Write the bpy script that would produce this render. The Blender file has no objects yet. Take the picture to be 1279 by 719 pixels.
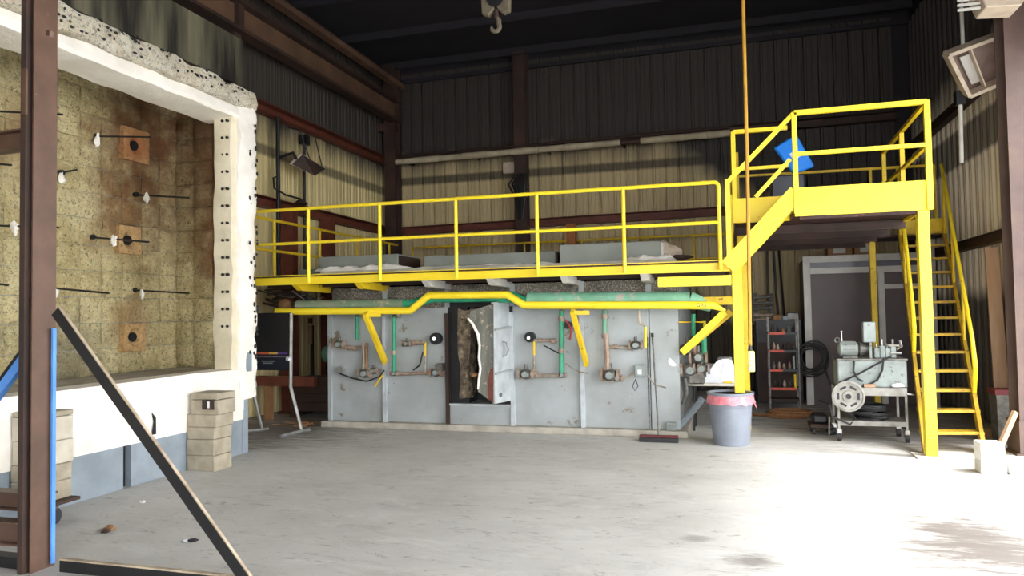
import bpy, bmesh, math, random
from mathutils import Vector, Matrix, noise
random.seed(7)
C = bpy.context.scene.collection
SC = bpy.context.scene
V = Vector

# ------------------------------------------------------------------ camera
H = 1.85
FPX, YAW, PITCH, ROLL = 909.6, 0.285157707, 0.0360036388, -0.0165374424
fw = V((-math.sin(YAW)*math.cos(PITCH), math.cos(YAW)*math.cos(PITCH), math.sin(PITCH)))
r0 = V((math.cos(YAW), math.sin(YAW), 0)); u0 = r0.cross(fw)
RT = math.cos(ROLL)*r0 + math.sin(ROLL)*u0
UP = -math.sin(ROLL)*r0 + math.cos(ROLL)*u0
cam = bpy.data.cameras.new('camera'); camo = bpy.data.objects.new('camera', cam); C.objects.link(camo)
cam.sensor_width = 36; cam.lens = FPX/1279*36; cam.clip_end = 300; cam.clip_start = 0.05
camo.matrix_world = Matrix(((RT.x, UP.x, -fw.x, 0), (RT.y, UP.y, -fw.y, 0), (RT.z, UP.z, -fw.z, H), (0, 0, 0, 1)))
SC.camera = camo

# ------------------------------------------------------------------ light
wd = bpy.data.worlds.new('sky'); SC.world = wd; wd.use_nodes = True
bgn = wd.node_tree.nodes['Background']
bgn.inputs[0].default_value = (0.96, 0.98, 1.0, 1)      # even bright overcast
bgn.inputs[1].default_value = 5.0
sun = bpy.data.lights.new('sun', 'SUN'); sun.energy = 3.2; sun.angle = math.radians(14); sun.color = (1, .98, .95)
suno = bpy.data.objects.new('sun', sun); C.objects.link(suno)
suno.rotation_euler = V((-0.60, 0.12, -0.79)).to_track_quat('-Z', 'Y').to_euler()
SC.view_settings.view_transform = 'Standard'; SC.view_settings.look = 'None'
SC.view_settings.exposure = 0.75; SC.view_settings.gamma = 1; SC.view_settings.use_curve_mapping = False
SC.cycles.use_denoising = True
SC.cycles.max_bounces = 8; SC.cycles.diffuse_bounces = 5; SC.cycles.glossy_bounces = 3

def at(px, py, ax, v):
    """survey helper: the point at pixel (px, py) that lies on the plane x, y or z = v"""
    d = RT*(px-639.5)/FPX - UP*(py-359.5)/FPX + fw
    i = 'XYZ'.index(ax); t = (v - (0, 0, H)[i])/d[i]
    return V((0, 0, H)) + d*t

# ------------------------------------------------------------------ materials
def lin(c):
    f = lambda x: x/12.92 if x <= .04045 else ((x+.055)/1.055)**2.4
    return (f(c[0]/255), f(c[1]/255), f(c[2]/255), 1)
MATS = {}
class NT:
    def __init__(s, name, rough=.6, metal=0.0):
        s.m = bpy.data.materials.new(name); s.m.use_nodes = True
        s.t = s.m.node_tree; s.n = s.t.nodes; s.b = s.n['Principled BSDF']
        s.b.inputs['Roughness'].default_value = rough; s.b.inputs['Metallic'].default_value = metal
        s.pos = s.n.new('ShaderNodeNewGeometry').outputs['Position']
    def link(s, a, b): s.t.links.new(a, b)
    def scaled(s, sc):
        k = s.n.new('ShaderNodeVectorMath'); k.operation = 'MULTIPLY'; s.link(s.pos, k.inputs[0]); k.inputs[1].default_value = sc
        return k.outputs[0]
    def noise(s, scale, det=4, vec=None, rough=.55, dist=0):
        k = s.n.new('ShaderNodeTexNoise'); k.inputs['Scale'].default_value = scale; k.inputs['Detail'].default_value = det
        k.inputs['Roughness'].default_value = rough; k.inputs['Distortion'].default_value = dist
        s.link(vec if vec else s.pos, k.inputs['Vector']); return k.outputs['Fac']
    def ramp(s, fac, lo, hi, a=0.0, b=1.0):
        k = s.n.new('ShaderNodeMapRange'); s.link(fac, k.inputs[0]); k.clamp = True
        for i, x in enumerate((lo, hi, a, b)): k.inputs[i+1].default_value = x
        return k.outputs[0]
    def mix(s, fac, a, b):
        k = s.n.new('ShaderNodeMix'); k.data_type = 'RGBA'
        for v, i in ((fac, 0), (a, 6), (b, 7)):
            if isinstance(v, bpy.types.NodeSocket): s.link(v, k.inputs[i])
            elif isinstance(v, float): k.inputs[i].default_value = v
            else: k.inputs[i].default_value = lin(v)
        return k.outputs[2]
    def math(s, op, a, b=0.0):
        k = s.n.new('ShaderNodeMath'); k.operation = op; k.use_clamp = False
        for v, i in ((a, 0), (b, 1)):
            if isinstance(v, bpy.types.NodeSocket): s.link(v, k.inputs[i])
            else: k.inputs[i].default_value = v
        return k.outputs[0]
    def sep(s):
        k = s.n.new('ShaderNodeSeparateXYZ'); s.link(s.pos, k.inputs[0]); return k.outputs
    def dist(s, p):
        k = s.n.new('ShaderNodeVectorMath'); k.operation = 'DISTANCE'; s.link(s.pos, k.inputs[0]); k.inputs[1].default_value = p
        return k.outputs['Value']
    def bump(s, h, st=.3, d=.02):
        k = s.n.new('ShaderNodeBump'); k.inputs['Strength'].default_value = st; k.inputs['Distance'].default_value = d
        s.link(h, k.inputs['Height']); s.link(k.outputs[0], s.b.inputs['Normal'])
    def col(s, c):
        if isinstance(c, bpy.types.NodeSocket): s.link(c, s.b.inputs['Base Color'])
        else: s.b.inputs['Base Color'].default_value = lin(c)
        return s.m
def mat(name, c1, c2=None, rough=.6, metal=0.0, scale=6, lo=.35, hi=.65, bump=0, bscale=40, stretch=None, wear=None, wamt=.62, wscale=14):
    """painted / raw surface: two tones broken by noise, optional worn spots of a third colour"""
    t = NT(name, rough, metal)
    c2 = c2 or tuple(x*.8 for x in c1)
    vec = t.scaled(stretch) if stretch else None
    c = t.mix(t.ramp(t.noise(scale, 5, vec), lo, hi), c1, c2)
    if wear: c = t.mix(t.ramp(t.noise(wscale, 6, None, .65), wamt, wamt+.05), c, wear)
    if bump: t.bump(t.noise(bscale, 3), bump)
    t.col(c); MATS[name] = t.m; return t.m

YEL = mat('yellow_paint', (255, 230, 56), (250, 220, 44), .42, scale=3, wear=(128, 92, 30), wamt=.70, wscale=9)
YELD = mat('old_or_shaded_yellow', (244, 210, 36), (220, 182, 32), .5, scale=3, wear=(110, 78, 30), wamt=.64)  # duller worn yellow, also used to paint shade on a rear column
GRN = mat('green_paint', (52, 160, 118), (44, 138, 104), .45, scale=5, wear=(120, 110, 95), wamt=.70)
GRNL = mat('dusty_green_paint', (112, 138, 112), (140, 144, 122), .65, scale=4, wear=(168, 160, 138), wamt=.58, wscale=5)
GRND = mat('faded_green_paint', (128, 182, 156), (104, 156, 128), .6, scale=3, wear=(176, 172, 158), wamt=.58, wscale=5)
STEEL = mat('grey_furnace_plate', (176, 182, 184), (150, 154, 152), .5, .12, scale=1.6, lo=.3, hi=.7, wear=(126, 118, 102), wamt=.62, wscale=3)
STEELL = mat('light_grey_steel', (196, 202, 206), (168, 172, 174), .5, .1, scale=4)
BLUEG = mat('blue_grey_base_plate', (150, 160, 170), (132, 142, 150), .6, scale=3, wear=(92, 92, 92), wamt=.66, wscale=5)
BROWN = mat('brown_primer', (98, 72, 58), (82, 60, 48), .5, scale=5, wear=(150, 122, 104), wamt=.69, wscale=8)
REDOX = mat('red_oxide_primer', (116, 60, 44), (92, 46, 36), .6, scale=5)
DKBRN = mat('sooty_or_shaded_brown', (70, 48, 40), (46, 34, 30), .7, scale=2)
BEAMC = mat('tan_beam_web', (112, 84, 64), (88, 66, 52), .65, scale=1.5)
BLACK = mat('black_paint', (30, 30, 34), (22, 22, 25), .5)
RUBB = mat('black_rubber', (34, 34, 36), (46, 46, 48), .6, scale=20)
GREYM = mat('grey_machine_paint', (150, 160, 158), (126, 134, 130), .45, scale=5, wear=(98, 96, 90), wamt=.60)
CARTM = mat('worn_cart_steel', (164, 162, 156), (128, 124, 116), .5, .2, scale=6)
CHROME = mat('bright_metal', (200, 200, 198), (170, 168, 164), .28, .8, scale=8)
RUST = mat('rusty_pipe', (146, 118, 100), (172, 156, 144), .65, .2, scale=9)
PIPEG = mat('weathered_pipe', (176, 168, 154), (132, 118, 104), .55, .2, scale=9)
VALVE = mat('cast_valve_body', (124, 122, 116), (88, 86, 82), .5, .5, scale=14)
BLUE = mat('blue_post_paint', (92, 150, 222), (76, 132, 206), .5, scale=4, wear=(180, 150, 120), wamt=.72)
BLUES = mat('blue_plastic', (32, 132, 232), (28, 120, 220), .4)
WHITEP = mat('white_plastic', (232, 234, 238), (216, 218, 224), .45)
PLY = mat('brown_board', (182, 150, 122), (168, 134, 106), .7, scale=1.5, stretch=(6, 6, 1))
STAN = mat('lit_top_tan', (196, 180, 156), (150, 132, 112), .6, scale=6)  # pale tan that paints the light on brace and rail tops
CARD = mat('cardboard', (150, 112, 76), (136, 100, 66), .8)
CONC = mat('concrete_block', (178, 168, 148), (154, 144, 124), .9, scale=5, bump=.4, bscale=60)
CONCP = mat('pale_concrete_block', (206, 198, 182), (188, 180, 162), .9, scale=6, bump=.3, bscale=60)
CONCW = mat('white_concrete_block', (236, 234, 230), (220, 216, 210), .9, scale=8, bump=.3, bscale=60)
CURB = mat('concrete_curb', (186, 180, 168), (158, 150, 138), .9, scale=4, bump=.3, bscale=40)
CANM = mat('grey_can_plastic', (140, 146, 158), (128, 134, 146), .5, scale=4)
PINK = mat('pink_bag_film', (224, 118, 132), (240, 160, 168), .35, scale=18)
ORANGE = mat('orange_shelf_edge', (206, 74, 40), (176, 60, 34), .5)
BOOTH = mat('dark_brown_panel', (74, 58, 56), (66, 52, 52), .5, scale=2)
BOOTHF = mat('grey_booth_frame', (206, 204, 198), (186, 182, 176), .6, scale=3)
HOSE = mat('tan_rope', (150, 104, 64), (116, 80, 52), .8, scale=20)
GREYL = mat('grey_green_lid', (146, 150, 142), (130, 134, 126), .6, scale=1.5)
TABLET = mat('table_laminate', (222, 216, 204), (206, 200, 188), .5)
PIPEW = mat('wrapped_pipe_insulation', (196, 184, 158), (170, 156, 130), .8, scale=4)
OLIVE = mat('olive_streaked_plate', (112, 108, 88), (36, 33, 31), .45, .1, scale=1.3, lo=.36, hi=.58, stretch=(1.6, 2.2, .25))
LAMPIN = mat('lamp_reflector', (134, 112, 102), (112, 92, 84), .4, .3, scale=3)
LAMPW = mat('lamp_housing', (206, 190, 170), (184, 168, 150), .5)
PENDY = mat('pendant_yellow', (250, 236, 150), (244, 226, 120), .4)
ROPEY = mat('yellow_cable', (200, 150, 50), (186, 138, 44), .5)
REDP = mat('red_fitting', (178, 60, 56), (150, 50, 46), .5)
BROOM = mat('broom_red', (118, 44, 50), (98, 38, 42), .6)

def fibre(name, base, dark, rust=None, spots=None, bst=1.0):
    t = NT(name, .95)
    c = t.mix(t.ramp(t.noise(2.2, 5), .35, .65), base, dark)
    c = t.mix(t.ramp(t.noise(26, 5, None, .75, 1.0), .52, .62, 0, .85), c, tuple(x*.55 for x in dark))
    c = t.mix(t.ramp(t.noise(14, 4, None, .7, .6), .56, .66, 0, .6), c, tuple(min(255, x*1.16) for x in base))
    if rust:
        for p, rad, colr, amt in rust:
            d = t.math('ADD', t.dist(p), t.math('MULTIPLY', t.math('SUBTRACT', t.noise(3.2, 5), .5), rad*1.3))
            c = t.mix(t.math('MULTIPLY', t.ramp(d, rad*.25, rad, 1, 0), amt), c, colr)
    if spots:
        v = t.n.new('ShaderNodeTexVoronoi'); v.inputs['Scale'].default_value = spots; t.link(t.pos, v.inputs['Vector'])
        k = t.math('MULTIPLY', t.ramp(v.outputs['Distance'], .10, .2, 1, 0), t.ramp(t.noise(3, 2), .48, .56))
        c = t.mix(k, c, (40, 34, 30))
        c = t.mix(t.ramp(t.noise(5, 6, None, .7), .58, .68, 0, .75), c, (176, 140, 96))
    t.bump(t.math('ADD', t.noise(22, 6, None, .75, 1.5), t.noise(9, 3)), bst, .05)
    t.col(c); return t.m
XB = -8.33
ports = [at(165, 182, 'X', XB), at(157, 300, 'X', XB), at(163, 421, 'X', XB)]
MODM = fibre('yellowed_fibre_module', (244, 228, 178), (218, 198, 142), [
    (ports[0], 1.0, (126, 78, 40), .8), (ports[0]+V((0, .2, .7)), .9, (120, 82, 46), .65), (ports[1]+V((0, 0, .3)), .8, (150, 96, 44), .7),
    (ports[2]+V((0, 0, .25)), .5, (170, 120, 70), .5), (ports[0]+V((0, -1.7, -.3)), .7, (146, 100, 60), .55),
    (ports[2]+V((0, -1.2, -.3)), 1.0, (110, 104, 86), .6), (V((-7.6, 9.57, 4.4)), 2.0, (116, 70, 34), .85), (V((-7.4, 9.57, 2.9)), .9, (132, 84, 40), .8)])
PORTM = fibre('burner_tile', (196, 160, 112), (176, 140, 92), [(ports[0], .45, (150, 84, 44), .8)], None, .3)
LIPM = fibre('cream_fibre_lip', (250, 242, 222), (238, 226, 198), None, 9.0)
WFIB = mat('white_fibre_blanket', (246, 242, 234), (236, 230, 220), .95, scale=4, bump=.5, bscale=14)
JAMBM = mat('cream_fibre_jamb', (232, 222, 198), (214, 204, 176), .95, scale=3, bump=.5, bscale=18, wear=(120, 100, 78), wamt=.70, wscale=12)

def wall_paint(name, base, base2, z0, line=None, low=None, drop=None):
    """sheet paint, black with soot above about z0 with a ragged lower edge"""
    t = NT(name, .7)
    x, y, z = t.sep()
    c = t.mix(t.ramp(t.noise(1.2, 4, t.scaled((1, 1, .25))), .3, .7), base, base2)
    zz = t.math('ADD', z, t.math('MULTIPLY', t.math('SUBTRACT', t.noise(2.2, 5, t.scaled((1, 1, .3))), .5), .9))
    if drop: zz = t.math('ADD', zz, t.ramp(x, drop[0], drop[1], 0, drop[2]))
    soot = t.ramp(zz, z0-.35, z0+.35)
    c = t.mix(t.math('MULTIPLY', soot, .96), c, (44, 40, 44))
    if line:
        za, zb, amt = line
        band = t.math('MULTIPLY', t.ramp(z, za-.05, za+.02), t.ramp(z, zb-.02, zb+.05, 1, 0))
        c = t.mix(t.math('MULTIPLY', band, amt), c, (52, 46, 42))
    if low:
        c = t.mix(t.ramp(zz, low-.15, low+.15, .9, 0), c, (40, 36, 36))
    t.col(c); return t.m
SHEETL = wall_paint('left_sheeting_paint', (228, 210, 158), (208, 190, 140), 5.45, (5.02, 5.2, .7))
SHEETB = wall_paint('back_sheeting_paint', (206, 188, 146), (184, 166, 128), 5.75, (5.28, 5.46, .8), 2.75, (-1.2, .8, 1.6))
SHEETR = wall_paint('right_sheeting_paint', (236, 226, 208), (214, 202, 184), 5.6, (4.3, 4.9, .8), 2.1)  # the dark band is girt shade painted into the sheet colour
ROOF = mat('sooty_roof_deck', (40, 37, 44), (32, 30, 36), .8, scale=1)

def floor_mat():
    t = NT('dusty_concrete_floor', .75)
    x, y, z = t.sep()
    c = t.mix(t.ramp(t.noise(.55, 6, None, .6), .35, .65), (204, 202, 198), (186, 184, 180))
    c = t.mix(t.ramp(t.noise(1.6, 9, t.scaled((1, 2.6, 1)), .74, .6), .54, .68, 0, .35), c, (142, 138, 134))
    c = t.mix(t.ramp(t.noise(1.5, 10, t.scaled((1, 2.4, 1)), .78, .8), .52, .62, 0, .5), c, (212, 210, 207))
    c = t.mix(t.ramp(t.noise(6, 6, t.scaled((1, 2.2, 1)), .7), .62, .70, 0, .6), c, (104, 101, 98))
    c = t.mix(t.ramp(t.noise(2.6, 10, t.scaled((1, 3.0, 1)), .8, 1.2), .57, .63, 0, .6), c, (118, 114, 110))
    c = t.mix(t.ramp(t.noise(24, 4, t.scaled((.5, 2, 1)), .7), .60, .68, 0, .35), c, (120, 116, 112))
    for p, rad, amt in ((at(945, 700, 'Z', 0), .24, .7), (at(1240, 690, 'Z', 0), .9, .95), (at(1215, 665, 'Z', 0), .6, .9), (V((-7.4, 10.6, 0)), 2.2, .8), (V((2.6, 13.4, 0)), 3.0, .7), (at(870, 672, 'Z', 0), .14, .4)):
        d = t.math('ADD', t.dist(p), t.math('MULTIPLY', t.math('SUBTRACT', t.noise(2.2, 9, t.scaled((.7, 3.6, 1)), .78, .6), .5), rad*3.4))
        c = t.mix(t.math('MULTIPLY', t.ramp(d, rad*.3, rad, 1, 0), amt), c, (104, 96, 90))
    t.bump(t.noise(14, 6, None, .7), .15, .01)
    t.link(t.ramp(t.noise(1.3, 4), .35, .65, .55, .85), t.b.inputs['Roughness'])
    t.col(c); return t.m
FLOORM = floor_mat()
def speckle(name, a, b, sc):
    t = NT(name, .6, .3)
    v = t.n.new('ShaderNodeTexVoronoi'); v.inputs['Scale'].default_value = sc; t.link(t.pos, v.inputs['Vector'])
    t.bump(v.outputs['Distance'], .6, .02)
    c = t.mix(t.ramp(v.outputs['Distance'], .25, .5), a, b)
    c = t.mix(t.ramp(t.noise(1.8, 4), .5, .7, 0, .8), c, tuple(x*.45 for x in b))
    t.col(c); return t.m
SPECK = speckle('expanded_metal_lagging', (180, 174, 160), (120, 114, 104), 46)
GRATE = speckle('rusty_tread_plate', (86, 54, 50), (58, 38, 36), 16)

# ------------------------------------------------------------------ mesh helpers
ORG = {}
class G:
    def __init__(s): s.bm = bmesh.new()
    def hexa(s, p):
        v = [s.bm.verts.new(x) for x in p]
        for f in ((3, 2, 1, 0), (4, 5, 6, 7), (0, 1, 5, 4), (1, 2, 6, 5), (2, 3, 7, 6), (3, 0, 4, 7)): s.bm.faces.new([v[i] for i in f])
        return s
    def box(s, x0, x1, y0, y1, z0, z1):
        return s.hexa([(x0, y0, z0), (x1, y0, z0), (x1, y1, z0), (x0, y1, z0), (x0, y0, z1), (x1, y0, z1), (x1, y1, z1), (x0, y1, z1)])
    def bar(s, p, q, w, h, up=(0, 0, 1)):
        p, q = V(p), V(q); d = (q-p).normalized(); up = V(up)
        if abs(d.dot(up)) > .98: up = V((0, 1, 0))
        a = d.cross(up).normalized(); b = a.cross(d)
        a *= w/2; b *= h/2
        return s.hexa([p-a-b, p+a-b, p+a+b, p-a+b, q-a-b, q+a-b, q+a+b, q-a+b])
    def prism(s, poly, ext):
        ext = V(ext); a = [s.bm.verts.new(V(p)) for p in poly]; b = [s.bm.verts.new(V(p)+ext) for p in poly]; n = len(poly)
        s.bm.faces.new(a[::-1]); s.bm.faces.new(b)
        for i in range(n): s.bm.faces.new((a[i], a[(i+1) % n], b[(i+1) % n], b[i]))
        return s
    def section(s, prof, p, q, up=(0, 0, 1)):
        p, q = V(p), V(q); d = (q-p).normalized(); up = V(up)
        if abs(d.dot(up)) > .98: up = V((0, 1, 0))
        a = d.cross(up).normalized(); b = a.cross(d)
        return s.prism([p+a*x+b*y for x, y in prof], q-p)
    def ibeam(s, p, q, h, w, tf=.015, tw=.012, up=(0, 0, 1)):
        a, b = w/2, h/2; t = tw/2
        return s.section([(-a, -b), (a, -b), (a, -b+tf), (t, -b+tf), (t, b-tf), (a, b-tf), (a, b), (-a, b), (-a, b-tf), (-t, b-tf), (-t, -b+tf), (-a, -b+tf)], p, q, up)
    def tube(s, pts, r, n=8, closed=False, cap=True):
        pts = [V(p) for p in pts]; m = len(pts); rings = []
        rr = r if isinstance(r, (list, tuple)) else [r]*m
        prev = None
        for i, p in enumerate(pts):
            a = pts[(i-1) % m] if (closed or i) else p; b = pts[(i+1) % m] if (closed or i < m-1) else p
            d1 = (p-a).normalized() if (p-a).length else None; d2 = (b-p).normalized() if (b-p).length else None
            t = (d1+d2) if d1 and d2 else (d1 or d2)
            t = t.normalized() if t.length > 1e-6 else (d1 or d2)
            if prev is None:
                prev = t.cross(V((0, 0, 1)));
                if prev.length < .05: prev = t.cross(V((0, 1, 0)))
            u = (prev - t*prev.dot(t)); u = u.normalized(); prev = u; w = t.cross(u)
            k = 1.0
            if d1 and d2:
                c = max(.35, math.sqrt(max(0, (1+d1.dot(d2))/2))); k = min(1.4, 1/c)
            rings.append([s.bm.verts.new(p + (u*math.cos(2*math.pi*j/n) + w*math.sin(2*math.pi*j/n))*rr[i]*(k if n > 4 and k < 1.2 else 1)) for j in range(n)])
        for i in range(m if closed else m-1):
            A, B = rings[i], rings[(i+1) % m]
            for j in range(n): s.bm.faces.new((A[j], A[(j+1) % n], B[(j+1) % n], B[j]))
        if cap and not closed: s.bm.faces.new(rings[0][::-1]); s.bm.faces.new(rings[-1])
        return s
    def cyl(s, p, q, r, r2=None, n=12): return s.tube([p, q], [r, r if r2 is None else r2], n)
    def lathe(s, prof, c, n=24, axis=(0, 0, 1)):
        c = V(c); ax = V(axis).normalized(); u = ax.cross(V((0, 0, 1)) if abs(ax.z) < .9 else V((0, 1, 0))).normalized(); w = ax.cross(u)
        rings = []
        for r, h in prof:
            rings.append([s.bm.verts.new(c+ax*h+(u*math.cos(2*math.pi*j/n)+w*math.sin(2*math.pi*j/n))*max(r, 1e-4)) for j in range(n)])
        for A, B in zip(rings, rings[1:]):
            for j in range(n): s.bm.faces.new((A[j], A[(j+1) % n], B[(j+1) % n], B[j]))
        s.bm.faces.new(rings[0][::-1]); s.bm.faces.new(rings[-1]); return s
    def ball(s, c, r, sx=1, sy=1, sz=1, seg=10, rg=7, rough=0):
        c = V(c); prof = [(math.sin(math.pi*i/rg), -math.cos(math.pi*i/rg)) for i in range(rg+1)]
        k = len(s.bm.verts); s.lathe([(a*r, b*r) for a, b in prof], (0, 0, 0), seg); s.bm.verts.ensure_lookup_table()
        for v in s.bm.verts[k:]:
            f = 1+rough*noise.noise(v.co*(2.2/r)*.5+c)
            v.co = c+V((v.co.x*sx, v.co.y*sy, v.co.z*sz))*f
        return s
    def torus(s, c, R, r, axis=(0, 0, 1), n=24, m=6, sy=1.0, wob=0):
        c = V(c); ax = V(axis).normalized(); u = ax.cross(V((0, 0, 1)) if abs(ax.z) < .9 else V((0, 1, 0))).normalized(); w = ax.cross(u)
        pts = []
        for i in range(n):
            a = 2*math.pi*i/n; k = R*(1+wob*math.sin(3*a+R*40))
            pts.append(c+u*math.cos(a)*k+w*math.sin(a)*k*sy)
        return s.tube(pts, r, m, closed=True)
    def rough(s, amp, sc, seed=0):
        for v in s.bm.verts: v.co += V(noise.noise_vector(v.co*sc+V((seed, seed*2.1, 3))))*amp
        return s
    def subdivide(s, cuts):
        bmesh.ops.subdivide_edges(s.bm, edges=s.bm.edges[:], cuts=cuts, use_grid_fill=True); return s
    def build(s, name, m, parent=None, smooth=False, bevel=0, origin=None):
        if bevel: bmesh.ops.bevel(s.bm, geom=s.bm.edges[:], offset=bevel, segments=1, affect='EDGES', clamp_overlap=True)
        bmesh.ops.recalc_face_normals(s.bm, faces=s.bm.faces[:])
        if origin is not None: o0 = V(origin)
        elif parent is not None: o0 = ORG[parent.name]
        else:
            xs = [v.co for v in s.bm.verts]
            o0 = V(((min(v.x for v in xs)+max(v.x for v in xs))/2, (min(v.y for v in xs)+max(v.y for v in xs))/2, min(v.z for v in xs)))
        o0 = o0.copy()
        for v in s.bm.verts: v.co -= o0
        me = bpy.data.meshes.new(name); s.bm.to_mesh(me); s.bm.free(); me.materials.append(m)
        if smooth:
            me.polygons.foreach_set('use_smooth', [True]*len(me.polygons)); me.set_sharp_from_angle(angle=math.radians(40))
        o = bpy.data.objects.new(name, me); C.objects.link(o)
        ORG[o.name] = o0
        if parent is not None: o.parent = parent; o.location = o0-ORG[parent.name]
        else: o.location = o0
        return o
def tag(o, label=None, cat=None, group=None, kind=None):
    for k, v in (('label', label), ('category', cat), ('group', group), ('kind', kind)):
        if v: o[k] = v
    return o
def thing(name, label, cat, loc=(0, 0, 0), group=None):
    o = bpy.data.objects.new(name, None); C.objects.link(o); o.empty_display_size = .2
    o.location = loc; ORG[o.name] = V(loc); return tag(o, label, cat, group)
def copy_piece(src, name, parent, loc, rot=None, scale=None):
    c = src.copy(); c.name = name; C.objects.link(c); c.parent = parent
    c.location = V(loc)-ORG[parent.name]
    if rot: c.rotation_euler = rot
    if scale: c.scale = scale
    ORG[c.name] = V(loc); return c
def copy_tree(o, delta, parent=None):
    c = o.copy(); C.objects.link(c)
    if parent is None: c.location = o.location+V(delta)
    else: c.parent = parent
    ORG[c.name] = ORG[o.name]+V(delta)
    for ch in list(o.children): copy_tree(ch, delta, c)
    return c
def arc(c, r, a0, a1, n, u, w):
    c, u, w = V(c), V(u), V(w)
    return [c+u*r*math.cos(a0+(a1-a0)*i/n)+w*r*math.sin(a0+(a1-a0)*i/n) for i in range(n+1)]

# ================================================================== SETTING
XL, YB, XR, ZC = -8.5, 17.5, 3.95, 8.02
g = G(); g.box(-14, 30, -25, 17.9, -.3, 0); tag(g.build('floor', FLOORM), kind='structure')

def rib_panel(name, length, height, m, parent, p0, along, inward):
    """one formed wall sheet: flat pans with raised ribs every 0.305 m, standing on p0"""
    n = 3; w = length/n; prof = []
    for i in range(n):
        b = i*w; prof += [(b, 0), (b+.002, -.045), (b+.038, -.045), (b+.04, .0), (b+.055, .03), (b+.095, .03), (b+.11, 0), (b+.19, 0), (b+.20, .012), (b+.225, .012), (b+.235, 0)]
    prof.append((length-.012, 0)); prof.append((length, -.02))
    a, k = V(along), V(inward)
    g = G(); lo = [g.bm.verts.new(a*x+k*y) for x, y in prof]; hi = [g.bm.verts.new(a*x+k*y+V((0, 0, height))) for x, y in prof]
    for i in range(len(prof)-1): g.bm.faces.new((lo[i], lo[i+1], hi[i+1], hi[i]))
    # back sheet closes the thickness
    b = [g.bm.verts.new(a*x-k*.05+V((0, 0, z))) for x, z in ((0, 0), (length, 0), (length, height), (0, height))]
    g.bm.faces.new(b)
    me = bpy.data.meshes.new(name); bmesh.ops.recalc_face_normals(g.bm, faces=g.bm.faces[:]); g.bm.to_mesh(me); g.bm.free(); me.materials.append(m)
    o = bpy.data.objects.new(name, me); C.objects.link(o); o.parent = parent; o.location = V(p0)-ORG[parent.name]; ORG[o.name] = V(p0); return o
SW = .93
def sheet_wall(name, m, p0, along, inward, count, height, back):
    root = G().box(*back).build(name, ROOF); tag(root, kind='structure')
    first = None
    for i in range(count):
        p = V(p0)+V(along)*(i*SW)
        if first is None: first = rib_panel('wall_sheet', SW, height, m, root, p, along, inward)
        else: copy_piece(first, 'wall_sheet', root, p)
    return root
wl = sheet_wall('wall_left', SHEETL, (XL, 17.48, 0.02), (0, -1, 0), (1, 0, 0), 20, 8.0, (XL-.25, XL-.06, -4.2, 17.8, 0, 8.6))
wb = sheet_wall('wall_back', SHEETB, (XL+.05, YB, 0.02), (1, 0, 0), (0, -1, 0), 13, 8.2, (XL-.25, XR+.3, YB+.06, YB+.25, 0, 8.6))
wr = sheet_wall('wall_right', SHEETR, (XR, 10.98, 0.02), (0, 1, 0), (-1, 0, 0), 7, 8.0, (XR+.06, XR+.25, 10.9, 17.8, 0, 8.6))
g = G(); g.box(XR+.06, XR+.25, -4.0, 10.9, 5.0, 8.6); tag(g.build('wall_right_header', SHEETR), kind='structure')
g = G(); g.box(XL-.25, -3.0, -4.2, -4.0, 0, 8.6); g.box(-3.0, XR+.3, -4.2, -4.0, 5.0, 8.6); tag(g.build('wall_front', SHEETR), kind='structure')
g = G(); g.box(XR+.06, XR+.25, -4.0, -2.0, 0, 5.0); tag(g.build('wall_right_near', SHEETR), kind='structure')
# roof: dark deck with its sheets and purlins
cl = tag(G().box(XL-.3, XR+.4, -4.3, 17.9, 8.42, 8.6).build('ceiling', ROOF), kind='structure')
for i in range(7):
    g = G(); g.section([(-.04, -.1), (.04, -.1), (.04, -.08), (-.02, -.08), (-.02, .1), (-.04, .1)], (XL, 5+i*2.0, 8.3), (XR, 5+i*2.0, 8.3)); g.build('purlin', ROOF, cl)
# wall girts (children of their walls)
for z, nm in ((5.85, 'girt'), (4.05, 'girt')):
    g = G(); g.section([(-.1, -.1), (.1, -.1), (.1, -.085), (-.085, -.085), (-.085, .085), (.1, .085), (.1, .1), (-.1, .1)], (XL+.15, 9.8, z), (XL+.15, 17.2, z)); g.build(nm, REDOX, wl)
    g = G(); g.section([(-.1, -.1), (.1, -.1), (.1, -.085), (-.085, -.085), (-.085, .085), (.1, .085), (.1, .1), (-.1, .1)], (XL+.2, YB-.15, z+(.08 if z > 5 else 0)), (XR-.3, YB-.15, z+(.16 if z > 5 else .12))); g.build(nm, DKBRN if z > 5 else REDOX, wb)
for z in (5.2, 2.86):
    g = G(); g.ibeam((XR-.13, 11.0, z), (XR-.13, 17.3, z), .16, .14); g.build('girt', DKBRN, wr)
g = G(); g.section([(-.04, -.05), (.04, -.05), (.04, .05), (-.04, .05)], (XL, YB-.08, 8.0), (XR, YB-.08, 8.06)); g.build('eave_angle', ROOF, wb)

COLR = mat('dusty_mauve_primer', (104, 84, 76), (88, 70, 66), .6, scale=3)
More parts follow.
